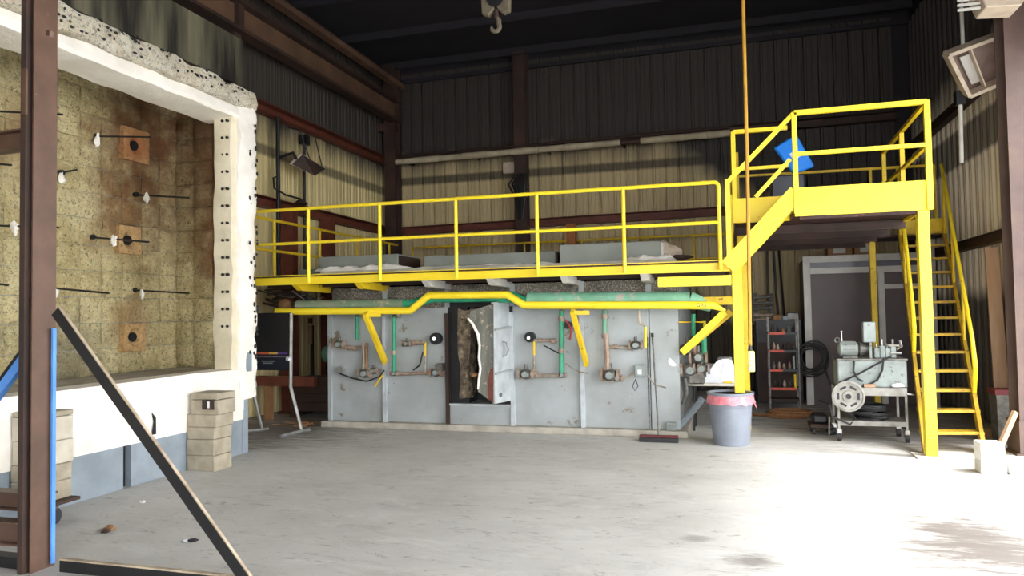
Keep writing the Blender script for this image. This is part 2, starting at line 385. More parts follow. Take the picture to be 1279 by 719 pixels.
# steel building columns
def hcol(name, x, y, z1, h, w, m, label, z0=0.0, ax='Y'):
    t = thing(name, label, 'column', (x, y, z0))
    g = G(); g.ibeam((x, y, z0), (x, y, z1), h, w, .02, .016, up=(0, 1, 0) if ax == 'Y' else (1, 0, 0)); g.build('shaft', m, t)
    g = G(); g.box(x-w/2-.06, x+w/2+.06, y-h/2-.06, y+h/2+.06, z0, z0+.025); g.build('base_plate', m, t); return t
hcol('steel_column', -8.15, 17.05, 8.3, .36, .3, DKBRN, 'sooty brown steel column in the far left corner of the hall')
t = hcol('steel_column', at(652, 200, 'Y', 17.2).x, 17.15, 8.3, .3, .3, DKBRN, 'dark steel column in the middle of the back wall')
g = G(); c = at(648, 235, 'Y', 16.9)
for k in range(5): g.tube([c+V((-.05+.06*k, 0, .35)), c+V((-.25+.1*k, -.05, .1)), c+V((-.05+.05*k, -.03, -.3)), c+V((.02*k, 0, -.75))], .022, 6)
g.box(c.x-.12, c.x+.2, c.y-.02, c.y+.15, c.z-.2, c.z+.1); g.build('cable_bundle', BLACK, t)
for a, b, lab in ((12.5, .26, 'short red brown wall post standing left behind the platform rail'), (13.95, .26, 'red brown wall post second from the fibre furnace')):
    hcol('wall_post', XL+.28, a, 4.0, .2, b, REDOX, lab)
hr = hcol('steel_column', 3.59, 10.66, 8.3, .34, .26, COLR, 'dusty mauve steel column by the open doorway on the right')
g = G(); g.box(3.44, 3.75, 10.45, 10.88, .026, .42); tag(g.build('pedestal', COLR, hr), 'boxed foot')

# ================================================================== CRANE + HIGH THINGS
t = thing('crane_runway_beam', 'long tan crane runway beam high along the left wall', 'beam', (-7.9, 10, 6.8))
x = -8.0
G().box(x-.02, x, -1, 17.0, 6.86, 7.28).build('web', BEAMC, t)
G().box(x-.14, x+.14, -1, 17.0, 6.8, 6.86).build('bottom_flange', DKBRN, t)
G().box(x-.16, x+.16, -1, 17.0, 7.28, 7.36).build('top_flange', DKBRN, t)
G().section([(-.1, -.06), (.1, -.06), (.1, .06), (.06, .06), (.06, -.03), (-.1, -.03)], (x+.05, -1, 7.78), (x+.05, 17.2, 7.78)).build('rail', BEAMC, t)
for y in (4.6, 10.55, 16.9):
    G().box(x-.02, x+.1, y, y+.14, 6.86, 7.85).build('stiffener', DKBRN, t)
    G().box(XL, x, y, y+.2, 6.6, 6.8).build('bracket', DKBRN, t)

CHEEK = mat('dull_hook_block', (112, 102, 84), (90, 82, 68), .6, scale=4)
hk = at(620, 14, 'Y', 9.0)
t = thing('crane_hook', 'overhead crane hook block hanging in the dark roof', 'crane hook', hk)
for s in (-1, 1):
    g = G(); g.prism([hk+V((s*.02, -.05, .02)), hk+V((s*.10, -.05, -.06)), hk+V((s*.19, -.05, -.03)), hk+V((s*.2, -.05, .28)), hk+V((s*.02, -.05, .28))], (0, .1, 0)); g.build('cheek_plate', CHEEK, t, bevel=.012)
G().cyl(hk+V((0, -.07, .16)), hk+V((0, .07, .16)), .12, n=16).build('sheave', BLACK, t)
G().cyl(hk+V((0, 0, .02)), hk+V((0, 0, -.1)), .03).build('shank', DKBRN, t)
pts = [hk+V((.0, 0, -.08)), hk+V((.035, 0, -.13))] + arc(hk+V((-.015, 0, -.21)), .055, .6, -3.5, 12, (1, 0, 0), (0, 0, 1))
G().tube(pts, [.026, .03]+[.032]*6+[.03]*4+[.024, .018, .012], 8).build('hook', CHEEK, t, smooth=True)
for s in (-.08, .08): G().tube([hk+V((s, 0, .2)), hk+V((s, 0, 8.35-hk.z))], .012, 6).build('hoist_rope', BLACK, t)

# white wrapped pipe along the back wall
t = thing('insulated_pipe', 'long pale wrapped pipe running across the back wall under the soot', 'pipe', (-3, 17.0, 5.7))
p0, p1 = at(488, 203, 'Y', 16.95), at(775, 178, 'Y', 16.95); p2, p3 = at(800, 176, 'Y', 16.95), at(912, 166, 'Y', 16.95)
n = 9
for a, b, n in ((p0, p1, 9), (p2, p3, 4)):
    for i in range(n):
        G().cyl(a.lerp(b, i/n)+V((.004, 0, 0)), a.lerp(b, (i+1)/n)-V((.004, 0, 0)), .075+.006*(i % 2), n=10).build('pipe_wrap', PIPEW, t, smooth=True)
G().cyl(p1, p2, .045).build('bare_joint', DKBRN, t)
for i in range(5):
    q = p0.lerp(p3, .05+.22*i); G().bar(q+V((0, .08, 0)), V((q.x, 17.44, q.z)), .04, .06).build('pipe_hanger', DKBRN, t)
G().tube([p0+V((0, -.0, .12)), p3+V((0, 0, .14))], .02, 6).build('steam_tracer', DKBRN, t)

# left wall flood light on its post
p = at(347, 150, 'X', -8.25); q = at(347, 340, 'X', -8.25)
t = thing('wall_flood_light', 'flat tilted flood light on a dark post by the left wall', 'lamp', (p.x, p.y, 2.5))
G().cyl((p.x, p.y, 2.55), (p.x, p.y, 5.75), .04).build('post', BLACK, t)
c0, c1, c2, c3 = at(360, 205, 'X', -8.05), at(366, 193, 'X', -8.05), at(408, 211, 'X', -7.75), at(393, 220, 'X', -7.75)
c0 = V((-8.0, c0.y, c0.z)); c1 = V((-7.85, c1.y, c1.z))
g = G(); nrm = (c1-c0).cross(c2-c1).normalized()*.05; g.hexa([c0, c3, c2, c1, c0+nrm, c3+nrm, c2+nrm, c1+nrm]); tag(g.build('lamp_head', LAMPW, t, bevel=.01), 'pale edged rectangular head')
g = G(); d = -nrm*.2
g.hexa([x.lerp((c0+c1+c2+c3)/4, .06)+d*k for k in (1, .1) for x in (c0, c3, c2, c1)]); tag(g.build('lens', DKBRN, t), 'dark lens')
G().tube([(p.x, p.y, 4.95), c0.lerp(c1, .5)+V((0, -.1, .1)), c0.lerp(c1, .5)], .035, 6).build('arm', BLACK, t)
G().tube([c1.lerp(c2, .3), c1.lerp(c2, .3)+V((-.15, -.1, .55)), (XL+.1, p.y+.6, 5.7)], .012, 5).build('stay_wire', BLACK, t)
G().tube([c1.lerp(c2, .8), (XL+.1, p.y+1.6, 5.7)], .012, 5).build('stay_wire', BLACK, t)
G().tube([(p.x, p.y, 4.6), (p.x+.1, p.y-.3, 4.5), (p.x+.12, p.y-.3, 4.3), (p.x+.1, p.y+.1, 4.24)], .018, 6).build('side_arm', BLACK, t)
G().lathe([(.02, .1), (.09, .06), (.14, 0)], (p.x+.15, p.y+.55, 4.12), 12).build('small_reflector', DKBRN, t)
G().tube([(p.x+.05, p.y+.1, 4.25), (p.x+.15, p.y+.55, 4.22)], .02, 6).build('reflector_arm', BLACK, t)
q = at(380, 200, 'X', -8.36); t = thing('conduit_pipe', 'thin dark conduit running down the left wall beside the flood light', 'conduit', (q.x, q.y, 2.5))
G().cyl((q.x, q.y, 2.5), (q.x, q.y, 5.66), .03).build('tube', BLACK, t); G().box(q.x-.06, q.x+.08, q.y-.1, q.y+.1, 5.45, 5.65).build('junction_box', BLACK, t)

# right hand radiant lamp
la = [at(1182, 68, 'Y', 11.25), at(1262, 38, 'Y', 11.25), at(1272, 92, 'Y', 11.6), at(1208, 119, 'Y', 11.6)]
t = thing('radiant_heater', 'large rectangular tilted reflector lamp hanging by the right column', 'lamp', la[0])
def frame4(P, d, th):
    cc = sum(P, V())/4; return [x.lerp(cc, th)+V(d) for x in P]
nrm = (la[1]-la[0]).cross(la[3]-la[0]).normalized()
if nrm.y > 0: nrm = -nrm
for i in range(4):
    a, b = la[i], la[(i+1) % 4]; G().bar(a, b, .05, .2, nrm).build('rim', LAMPW, t)
g = G(); k = frame4(la, -nrm*.12, .03); g.hexa(k+[x-nrm*.03 for x in k]); g.build('reflector', LAMPIN, t)
def inq(u, v): return la[0].lerp(la[1], u).lerp(la[3].lerp(la[2], u), v)
g = G(); k = [inq(.18, .2), inq(.34, .2), inq(.34, .85), inq(.18, .85)]; g.hexa([x-nrm*.10 for x in k]+[x-nrm*.06 for x in k]); tag(g.build('burner_tile', BOOTHF, t), 'pale grey tile')
G().bar(inq(.36, .05)-nrm*.03, inq(.36, .95)-nrm*.03, .02, .12, nrm).build('divider', LAMPW, t)
G().bar(inq(.82, .05)-nrm*.03, inq(.82, .95)-nrm*.03, .02, .12, nrm).build('divider', LAMPW, t)
G().cyl(la[0].lerp(la[1], .3)+V((0, .1, 0)), V((la[0].lerp(la[1], .3).x, la[0].y+.1, 8.4)), .025).build('hanger', BOOTHF, t)
G().cyl(la[3]+V((-.06, .1, .2)), V((la[3].x-.06, la[3].y+.15, 3.9)), .03).build('supply_pipe', BOOTHF, t)
G().box(la[3].x-.12, la[3].x, la[3].y+.05, la[3].y+.2, la[3].z-.1, la[3].z+.1).build('valve_box', BLACK, t)
u = at(1252, 6, 'Y', 10.0)
t = thing('bay_heater', 'pale box heater at the top right corner in front of the column', 'heater', u)
g = G(); g.prism([u+V((-.33, 0, .45)), u+V((-.17, 0, 0)), u+V((.2, 0, -.03)), u+V((.45, 0, .45))], (0, .4, 0)); g.build('housing', LAMPW, t, bevel=.01)
g = G()
for k in range(6): g.box(u.x-.45, u.x-.2, u.y+.1, u.y+.12, u.z+.02+.06*k, u.z+.05+.06*k)
g.build('louvre', BOOTHF, t)
G().cyl(u+V((.1, .2, .4)), V((u.x+.1, u.y+.2, 8.4)), .03).build('hanger', BOOTHF, t)

# crane pendant on its yellow cable
a, b = at(928, 0, 'Y', 9.5), at(937, 436, 'Y', 9.5); e = at(938.5, 464, 'Y', 9.5)
t = thing('crane_pendant', 'pale yellow crane control pendant hanging on a long yellow cable', 'crane control', e)
G().tube([b, a.lerp(b, .5)+V((.01, 0, 0)), a, V((a.x, a.y, 8.4))], .022, 6).build('cable', ROPEY, t)
G().box(e.x-.042, e.x+.042, e.y-.04, e.y+.04, e.z, b.z-.02).build('control_box', PENDY, t, bevel=.012)
G().cyl(b-V((0, 0, .03)), b+V((0, 0, .1)), .03, .015).build('strain_relief', BLACK, t)
for k in range(4): G().cyl((e.x, e.y-.05, e.z+.05+.06*k), (e.x, e.y-.035, e.z+.05+.06*k), .016, n=8).build('push_button', BOOTHF, t)

# ================================================================== OPEN FIBRE FURNACE (left)
FX, YJ0, YJ1 = -6.4, 8.42, 8.92
t = FU = thing('fibre_lined_furnace', 'large open furnace lined with yellowed fibre modules on the left', 'furnace', (-7.4, 6.4, 0))
G().box(-8.40, -8.37, 2.6, 9.7, .1, 5.4).build('rear_shell', STEEL, t)
G().box(-8.42, -7.3, 9.66, 9.72, .1, 5.3).build('end_shell', STEEL, t)
G().box(-8.36, -6.5, 2.6, 2.66, .1, 5.3).build('end_shell', STEEL, t)
G().box(-8.42, -7.45, 2.6, 9.7, 5.42, 5.46).build('roof_shell', STEEL, t)
G().box(-8.36, -6.78, 2.66, 8.7, .95, 1.1).build('hearth', CURB, t); G().box(-8.36, -7.35, 8.7, 9.62, .95, 1.1).build('hearth', CURB, t)
SZ = .36
def module(seed):
    g = G(); n = 5; gr = {}
    for i in range(n+1):
        for j in range(n+1):
            y, z = (i/n-.5)*SZ, (j/n-.5)*SZ
            e = min(i, n-i, j, n-j)
            d = .104 if e else .070
            d += .026*noise.noise(V((y*9+seed*3.1, z*9, seed)))+.012*noise.noise(V((y*30, z*30, seed+5)))
            k = .982 if e == 0 else 1
            gr[i, j] = g.bm.verts.new((d, y*k, z*k))
    for i in range(n):
        for j in range(n): g.bm.faces.new((gr[i, j], gr[i+1, j], gr[i+1, j+1], gr[i, j+1]))
    ring = [gr[i, 0] for i in range(n+1)]+[gr[n, j] for j in range(1, n+1)]+[gr[i, n] for i in range(n-1, -1, -1)]+[gr[0, j] for j in range(n-1, 0, -1)]
    base = [g.bm.verts.new((0, v.co.y, v.co.z)) for v in ring]
    for k in range(len(ring)): g.bm.faces.new((ring[k], base[k], base[(k+1) % len(ring)], ring[(k+1) % len(ring)]))
    bmesh.ops.recalc_face_normals(g.bm, faces=g.bm.faces[:])
    me = bpy.data.meshes.new('fibre_module'); g.bm.to_mesh(me); g.bm.free(); me.materials.append(MODM)
    me.polygons.foreach_set('use_smooth', [True]*len(me.polygons)); me.set_sharp_from_angle(angle=math.radians(60)); return me
MM = [module(s) for s in range(6)]
def put_module(loc, rz):
    o = bpy.data.objects.new('fibre_module', random.choice(MM)); C.objects.link(o); o.parent = FU
    o.location = V(loc)-ORG[FU.name]; o.rotation_euler = (random.choice((0, 0, math.pi)) if rz == 0 else 0, random.uniform(-.012, .012), rz)
for r in range(12):
    for k in range(18):
        y = 9.57-SZ*(k+.5); z = 1.1+SZ*(r+.5)
        put_module((XB-.09+random.uniform(-.012, .018), y, z), 0)
    for k in range(3):
        x = XB-.06+SZ*(k+.5)
        put_module((x, 9.65+random.uniform(-.012, .018), 1.1+SZ*(r+.5)), -math.pi/2)
for i, p in enumerate(ports):
    s = .2 if i else .24
    g = G(); n = 16; R0, R1 = .075, .11
    c = V((XB+.055, p.y, p.z))
    outer = []; mid = []; inn = []; deep = []
    for j in range(n):
        a = 2*math.pi*j/n; cy, cz = math.cos(a), math.sin(a); k = 1/max(abs(cy), abs(cz))
        outer.append(g.bm.verts.new(c+V((.03, cy*k*s, cz*k*s)))); mid.append(g.bm.verts.new(c+V((.03, cy*R1*1.25, cz*R1*1.25))))
        inn.append(g.bm.verts.new(c+V((-.02, cy*R0*1.1, cz*R0*1.1)))); deep.append(g.bm.verts.new(c+V((-.06, cy*R0*.85, cz*R0*.85))))
    for A, B in ((outer, mid), (mid, inn), (inn, deep)):
        for j in range(n): g.bm.faces.new((A[j], A[(j+1) % n], B[(j+1) % n], B[j]))
    back = [g.bm.verts.new(v.co-V((.14, 0, 0))) for v in outer]
    for j in range(n): g.bm.faces.new((outer[j], back[j], back[(j+1) % n], outer[(j+1) % n]))
    o = g.build('burner_port', PORTM, t); tag(o, 'tan burner tile with a round hole')
    G().cyl((XB+.02, p.y, p.z), (XB+.047, p.y, p.z), .07, n=16).build('burner_throat', BLACK, o)
# thermocouple rods with their fibre tufts
rods = [((117, 170), (188, 171), (117, 178)), ((166, 243), (236, 247), (184, 250)), ((112, 296), (186, 302), (143, 302)), ((60, 359), (136, 366), (70, 364)),
        ((164, 362), (236, 366), (178, 368)), ((73, 216), (96, 212), (72, 221)), ((-18, 138), (78, 143), None), ((-20, 203), (14, 206), None), ((-20, 281), (73, 284), (20, 282)), ((-18, 352), (10, 356), None)]
for i, (a, b, c) in enumerate(rods):
    A = at(*a, 'X', XB-.02)
    Bf = at(*b, 'Y', A.y)
    g = G(); g.cyl(A, V((min(Bf.x, -6.8), A.y, at(*b, 'Y', A.y).z)), .013, n=8); o = g.build('anchor_rod', BLACK, t)
    G().cyl((XB-.0, A.y, A.z), (XB+.06, A.y, A.z), .035, n=10).build('rod_collar', BLACK, o)
    if c:
        k = at(*c, 'Y', A.y); u = (k.x-XB)
        g = G(); cx = max(XB+.05, k.x); g.ball((cx, A.y-.01, A.z-.07), .058, .7, .5, 1.25, 9, 7, .9); g.build('fibre_tuft', WFIB, o, smooth=True)
# top lip: two rolls of fibre along the opening
def roll(x0, x1, y0, y1, z0, z1, ny, nz, amp, sc, name, m, seed, along='Y'):
    g = G(); rings = []
    prof = [(x0, z0), ((x0+x1)/2, z0-.01), (x1, z0+.01), (x1+.03, z0+(z1-z0)*.3), (x1+.02, z0+(z1-z0)*.7), (x1, z1), ((x0+x1)/2, z1+.02), (x0, z1)]
    for i in range(ny+1):
        y = y0+(y1-y0)*i/ny; rg = []
        for k, (x, z) in enumerate(prof):
            q = V((x, y, z)) if along == 'Y' else V((x, z, y))
            q += V(noise.noise_vector(q*sc+V((seed, 0, 0))))*amp
            rg.append(g.bm.verts.new(q))
        rings.append(rg)
    n = len(prof)
    for A, B in zip(rings, rings[1:]):
        for j in range(n): g.bm.faces.new((A[j], A[(j+1) % n], B[(j+1) % n], B[j]))
    g.bm.faces.new(rings[0][::-1]); g.bm.faces.new(rings[-1])
    return g.build(name, m, t, smooth=True)
roll(-6.8, FX+.02, 2.7, 8.9, 4.80, 5.06, 70, 8, .06, 3.5, 'top_lip', LIPM, 1)
tag(roll(-6.95, FX-.03, 2.7, 8.6, 4.62, 4.79, 60, 8, .025, 2.5, 'top_lip_underside', WFIB, 4), 'smooth white fibre roll')
# jamb on the right of the opening
tag(roll(-6.72, FX-.05, .95, 4.72, YJ0, YJ1-.05, 44, 8, .03, 3, 'jamb', JAMBM, 2, 'Z'), 'cream fibre jamb studded with pins')
tag(roll(-6.6, FX+.0, .75, 4.9, YJ0+.1, YJ1-.03, 60, 8, .05, 5, 'jamb_face', WFIB, 8, 'Z'), 'bright ragged white face')
g = G()
for k in range(13):
    z = 1.75+.235*k
    for dx in (0, .075): g.cyl((-6.575+dx-.0, YJ0-.022, z), (-6.575+dx, YJ0+.02, z), .02, n=8)
o = g.build('anchor_pin_heads', BLACK, t); tag(o, 'black pin heads in pairs'); o['kind'] = 'stuff'
g = G()
for k in range(46):
    z = 1.3+3.6*random.random(); y = YJ1-random.choice((.03, .08, .16))-.05*random.random()
    g.ball((FX+.035, y, z), .02, .6, 1, random.uniform(.8, 2.2), 6, 4)
o = g.build('burn_marks', BLACK, t); o['kind'] = 'stuff'
g = G()
for k in range(110):
    y = 3+5.7*random.random(); z = random.choice((4.86, 4.93, 5.0, 5.05))+.03*random.random()
    g.ball((FX+.055, y, z), .017, .5, random.uniform(.8, 2), 1, 6, 4)
o = g.build('lip_pin_heads', BLACK, t); o['kind'] = 'stuff'
# lower front
g = G(); g.box(-6.75, FX, 2.7, 8.62, .47, 1.17); g.subdivide(5); g.rough(.018, 2.2); o = tag(g.build('front_apron', WFIB, t, smooth=True), 'broad white fibre apron'); 
G().prism([(FX+.012, 6.93, .53), (FX+.012, 6.99, .53), (FX+.012, 6.985, .72), (FX+.012, 6.93, .78), (FX+.012, 6.96, .68)], (.01, 0, 0)).build('tear', BLACK, o)
for y0, y1 in ((2.7, 6.55), (6.66, 8.6)):
    G().box(-6.6, FX-.02, y0, y1, .0, .47).build('base_plate', BLUEG, t)
G().box(-6.9, FX-.1, 6.5, 6.7, 0, .46).build('base_gap', BLACK, t)
G().box(-6.7, FX+.0, 8.6, 8.72, 0, .95).build('corner_post', BLUEG, t, bevel=.01)
G().box(-6.56, FX-.02, 2.7, 8.66, 5.1, 5.76).build('top_plate', OLIVE, t)
g = G(); q = at(313, 452, 'X', FX); G().box(FX-.04, FX+.03, 8.66, 8.76, 1.12, 1.38).build('latch_plate', BLUEG, t)
g = G(); g.tube([(-6.42, 8.8, 1.0), (-6.42, 8.88, .98), (-6.42, 8.9, .9), (-6.42, 8.84, .82), (-6.42, 8.76, .84)], .025, 6); g.build('lug', CHROME, t)

# concrete blocks
def block_mesh(l, d, h, seed):
    g = G(); g.box(-l/2, l/2, -d/2, d/2, 0, h); bmesh.ops.bevel(g.bm, geom=g.bm.edges[:], offset=.008, segments=1, affect='EDGES')
    g.rough(.006, 7, seed); return g
bl = 'concrete blocks stacked against the furnace'
z = 0
for k, (h, dx, lab) in enumerate(((.19, 0, 'bottom block of the tan stack at the furnace corner'), (.195, -.01, 'second block up in the tan stack at the furnace corner'), (.15, -.0, 'thin third block of the tan stack with a pale lower edge'), (.155, .01, 'fourth block of the tan stack, jutting out to the left'), (.18, .055, 'notched block near the top of the tan stack'), (.085, .05, 'cap slab lying on top of the tan block stack'))):
    w = .40 if k != 3 else .43
    th = thing('concrete_block', lab, 'block', (-6.2+dx, 7.68, z), bl)
    g = block_mesh(w, .33, h-.004, k)
    for v in g.bm.verts: v.co += V((-6.2+dx, 7.68, z))
    g.build('block_body', CONC, th)
    if k == 4:
        G().box(-6.17, -6.0, 7.505, 7.53, z+.06, z+.175).build('notch', DKBRN, th)
        G().box(-6.09, -6.06, 7.50, 7.53, z+.08, z+.16).build('mortar_drip', CONCW, th)
    z += h
z = .14
t = thing('caster_dolly', 'small dark dolly wheel under the left block stack', 'dolly', (-6.1, 5.38, 0))
G().cyl((-5.98, 5.25, .08), (-5.92, 5.25, .08), .08, n=16).build('wheel', RUBB, t); G().box(-6.33, -5.91, 5.2, 5.52, .17, .2).build('deck', DKBRN, t)
G().bar((-5.95, 5.25, .15), (-5.95, 5.25, .172), .08, .06).build('fork', DKBRN, t); G().cyl((-6.31, 5.45, .08), (-6.25, 5.45, .08), .08, n=16).build('wheel', RUBB, t)
z = .2
for k, (h, dx, m, lab) in enumerate(((.17, .0, CONC, 'lowest block of the stack behind the brown column'), (.16, .0, CONC, 'second block of the stack behind the brown column'), (.22, .02, CONCP, 'paler third block of the stack behind the brown column'), (.22, .015, CONCP, 'paler fourth block of the stack behind the brown column'), (.05, .02, CONC, 'thin slab topping the stack behind the brown column'))):
    g = block_mesh(.40, .3, h-.004, 20+k)
    for v in g.bm.verts: v.co += V((-6.2+dx, 5.36, z))
    tag(g.build('concrete_block', m), lab, 'block', bl); z += h

# ================================================================== DOOR FRAME WITH BRACES (left foreground)
YC = 4.2
t = thing('braced_steel_frame', 'tall brown steel frame with blue post and braces in the left foreground', 'frame', (-4.9, YC, 0))
xa, xb = -5.02, -4.79
g = G(); g.ibeam((-5.0, YC+.1, .0), (-5.0, YC+.1, 4.9), .085, .2, .012, .012, up=(1, 0, 0)); g.build('column', BROWN, t)
g = G(); g.box(-5.05, -5.0, YC-.03, YC+.2, 0, 4.9); tag(g.build('shaded_column_edge', DKBRN, t), 'near edge of the column painted dark as its shaded side')  # dark strip paints shade onto the near side of the column
G().box(-4.940, -4.922, YC+.145, YC+.175, .03, 1.80).build('blue_post', BLUE, t)
tp = V((-4.76, YC, 1.9))
a, b = V((-4.80, YC+.06, 1.93)), V((-3.12, YC+.06, .06))
d = (b-a).normalized(); up = V((d.z, 0, -d.x)); up = -up if up.z < 0 else up
G().bar(a, b, .02, .085, up).build('diagonal_brace', BLACK, t)
tag(G().bar(a+up*.046, b+up*.046, .022, .008, up).build('brace_face', STAN, t), 'tan strip painting the lit top face')
a2, b2 = V((-5.06, YC+.06, 1.62)), V((-6.6, YC+.06, -.0))
d = (b2-a2).normalized(); up = V((d.z, 0, -d.x)); up = -up if up.z < 0 else up
tag(G().bar(a2, b2, .045, .07, up).build('diagonal_brace', BLUE, t), 'blue diagonal brace')
G().bar(a2+up*.046, b2+up*.046, .06, .02, up).build('brace_face', BLACK, t)
G().bar((-4.78, YC+.1, .045), (-3.0, YC+.1, .045), .03, .085).build('bottom_rail', BLACK, t)
tag(G().bar((-4.78, YC+.1, .0935), (-3.0, YC+.1, .0935), .035, .012).build('rail_face', STAN, t), 'tan strip painting the lit top face')
G().bar((-6.9, YC+.1, .045), (-5.05, YC+.1, .045), .1, .085).build('bottom_rail', BLACK, t)
for z, h, y in ((.27, .17, 0.02), (.44, .14, .25), (3.22, .15, .05)):
    G().ibeam((-6.9, YC+y, z), (-5.05, YC+y, z+.02), h, .12, .014, .01).build('cross_beam', BROWN, t)
G().bar((-4.79, YC-.03, 4.0), (-4.72, YC-.06, 3.97), .03, .04).build('weld_tab', BROWN, t)
G().bar((-5.0, YC-.04, 3.4), (-5.0, YC-.04, 3.75), .04, .02).build('weld_tab', BROWN, t)

# ================================================================== MAIN FURNACE (centre)
YF, YK = 11.1, 15.6
t = MF = thing('grey_box_furnace', 'long grey plate furnace under the yellow platform', 'furnace', (-3.6, 13, 0))
X0, X1 = -6.5, -.68
G().box(X0+.03, X1-.03, YF+.5, YK, .1, 2.32).build('casing', STEEL, t)
G().box(X0-.12, X1+.1, YF-.14, YK, 0, .1).build('concrete_curb', CURB, t, bevel=.01)
cut = [X0, at(482, 460, 'Y', YF).x, at(560, 460, 'Y', YF).x, at(641, 460, 'Y', YF).x, at(728, 460, 'Y', YF).x, at(812, 460, 'Y', YF).x, X1]
ZT = 1.98
for i in range(6):
    a, b = cut[i]+.006, cut[i+1]-.006
    if i == 2: continue
    G().box(a, b, YF, YF+.5, .1, ZT).build('front_plate', STEEL, t, bevel=.006)
for i in range(6):
    G().box(cut[i]+.012, cut[i+1]-.012, YF+.03, YF+.5, ZT, 2.34).build('lagging_panel', SPECK, t)
    if i: tag(G().box(cut[i]-.04, cut[i]+.04, YF-.02, YF+.4, ZT, 2.34).build('lagging_strap', STEEL, t), 'grey strap')
for i, x in enumerate(cut[1:5]):
    g = G(); g.box(x-.03, x+.03, YF-.07, YF, .1, ZT-.1); g.build('stiffener', STEELL if i != 1 else DKBRN, t)
G().box(X0-.03, X0+.03, YF-.05, YF, .1, ZT).build('stiffener', STEEL, t)
# doorway
a, b = cut[2], cut[3]
zs = .43
G().box(a, b, YF-.02, YF+.5, .1, zs-.03).build('door_sill', STEEL, t); G().box(a, b, YF-.06, YF+.4, zs-.03, zs).build('sill_ledge', STEELL, t)
G().box(a, a+.05, YF-.0, YF+.5, zs, 2.05).build('door_jamb', BLACK, t); G().box(b-.05, b, YF, YF+.5, zs, 2.05).build('door_jamb', BLACK, t)
G().box(a, b, YF-.01, YF+.5, 1.98, 2.08).build('door_lintel', BLACK, t)
G().box(a, b, YF+.45, YF+.5, zs, 2.0).build('furnace_dark', BLACK, t)  # black sheet stands in for the dark inside the furnace
tag(G().box(a+.05, a+.34, YF+.03, YF+.44, zs, 2.0).build('hot_face_lining', BLACK, t), 'doorway lining painted black for the dark hollow')  # black block paints in the dark hollow beside the door
# the door, swung out
D = thing('furnace_door', 'thick grey furnace door standing open with ragged lining', 'door', (b-.05, YF-.05, .5))
hz = V((b-.03, YF-.06, 0)); fr = V((at(618, 450, 'Y', YF-.55).x, YF-.55, 0))
dd = (hz-fr); nn = V((-dd.y, dd.x, 0)).normalized()
if nn.x > 0: nn = -nn
z0a, z0b, z1 = at(618, 504, 'Y', YF-.55).z, at(637, 500, 'Y', YF-.05).z, at(620, 377, 'Y', YF-.5).z
g = G(); P = [fr+V((0, 0, z0a)), hz+V((0, 0, z0b)), hz+V((0, 0, z1)), fr+V((0, 0, z1))]; g.prism(P, nn*.05); g.build('door_plate', STEELL, D, bevel=.004)
for z in (.95, 1.62):
    G().bar(fr+V((0, 0, z))-nn*.012, hz+V((.02, 0, z+.03))-nn*.012, .03, .03).build('strap_hinge', STEEL, D)
m_ = fr.lerp(hz, .42)-nn*.03
G().tube([m_+V((0, 0, 1.2)), m_-nn*.04+V((.0, .04, 1.22)), m_-nn*.05+V((.02, .08, 1.3)), m_-nn*.04+V((0, .04, 1.42)), m_+V((0, 0, 1.43))], .012, 6).build('handle', STEEL, D)
G().cyl(fr.lerp(hz, .3)+V((0, 0, .62))-nn*.02, fr.lerp(hz, .3)+V((0, 0, .62)), .035, n=8).build('bolt', VALVE, D)
# free edge plate facing the doorway front, with the ragged lining behind it
DOORE = mat('dusty_door_edge', (122, 122, 112), (84, 84, 78), .6, .1, scale=3, stretch=(2, 2, .5), wear=(170, 160, 140), wamt=.6)
Ye = YF-.55
def ep(x, y, d=0): return at(x, y, 'Y', Ye+d)
W = [(584, 397), (590, 404), (597, 418), (599, 432), (598, 447), (600, 460), (598, 474), (597, 486)]
g = G(); g.prism([ep(616.5, 379), ep(616.5, 503), ep(597, 489)]+[ep(x+1, y) for x, y in W[::-1]]+[ep(588, 388)], (0, .05, 0)); tag(g.build('door_edge', DOORE, D), 'mottled dusty edge plate')
g = G(); g.prism([ep(616, 502, -.008), ep(610, 499, -.008), ep(609, 476, -.008), ep(612, 462, -.008), ep(616, 458, -.008)], (0, .01, 0)); g.build('rust_patch', REDOX, D)
g = G(); g.tube([ep(x, y, -.015) for x, y in W], [.012, .022, .026, .018, .02, .018, .02, .014], 8); tag(g.build('lining_edge', WFIB, D, smooth=True), 'ragged white fibre edge')
g = G(); g.ball(ep(592, 468, .05), .07, 1.0, .8, .55, 8, 6, .5); g.build('loose_fibre', CARD, D, smooth=True)
LINB = mat('burnt_lining', (148, 132, 112), (76, 66, 56), .95, scale=9, bump=.8, bscale=30, wear=(178, 164, 140), wamt=.58)
g = G(); x_a, x_b = at(574, 450, 'Y', YF+.02).x, at(588, 450, 'Y', YF+.02).x
g.box(x_a, x_b, YF-.03, YF+.3, zs+.08, 1.93); g.subdivide(5); g.rough(.045, 7); tag(g.build('crumbled_lining', LINB, MF), 'crumbling burnt lining')
g = G(); g.box(x_b, b-.06, YF-.02, YF+.3, 1.82, 1.95); g.subdivide(4); g.rough(.04, 7, 3); g.build('lintel_lining', LINB, MF)

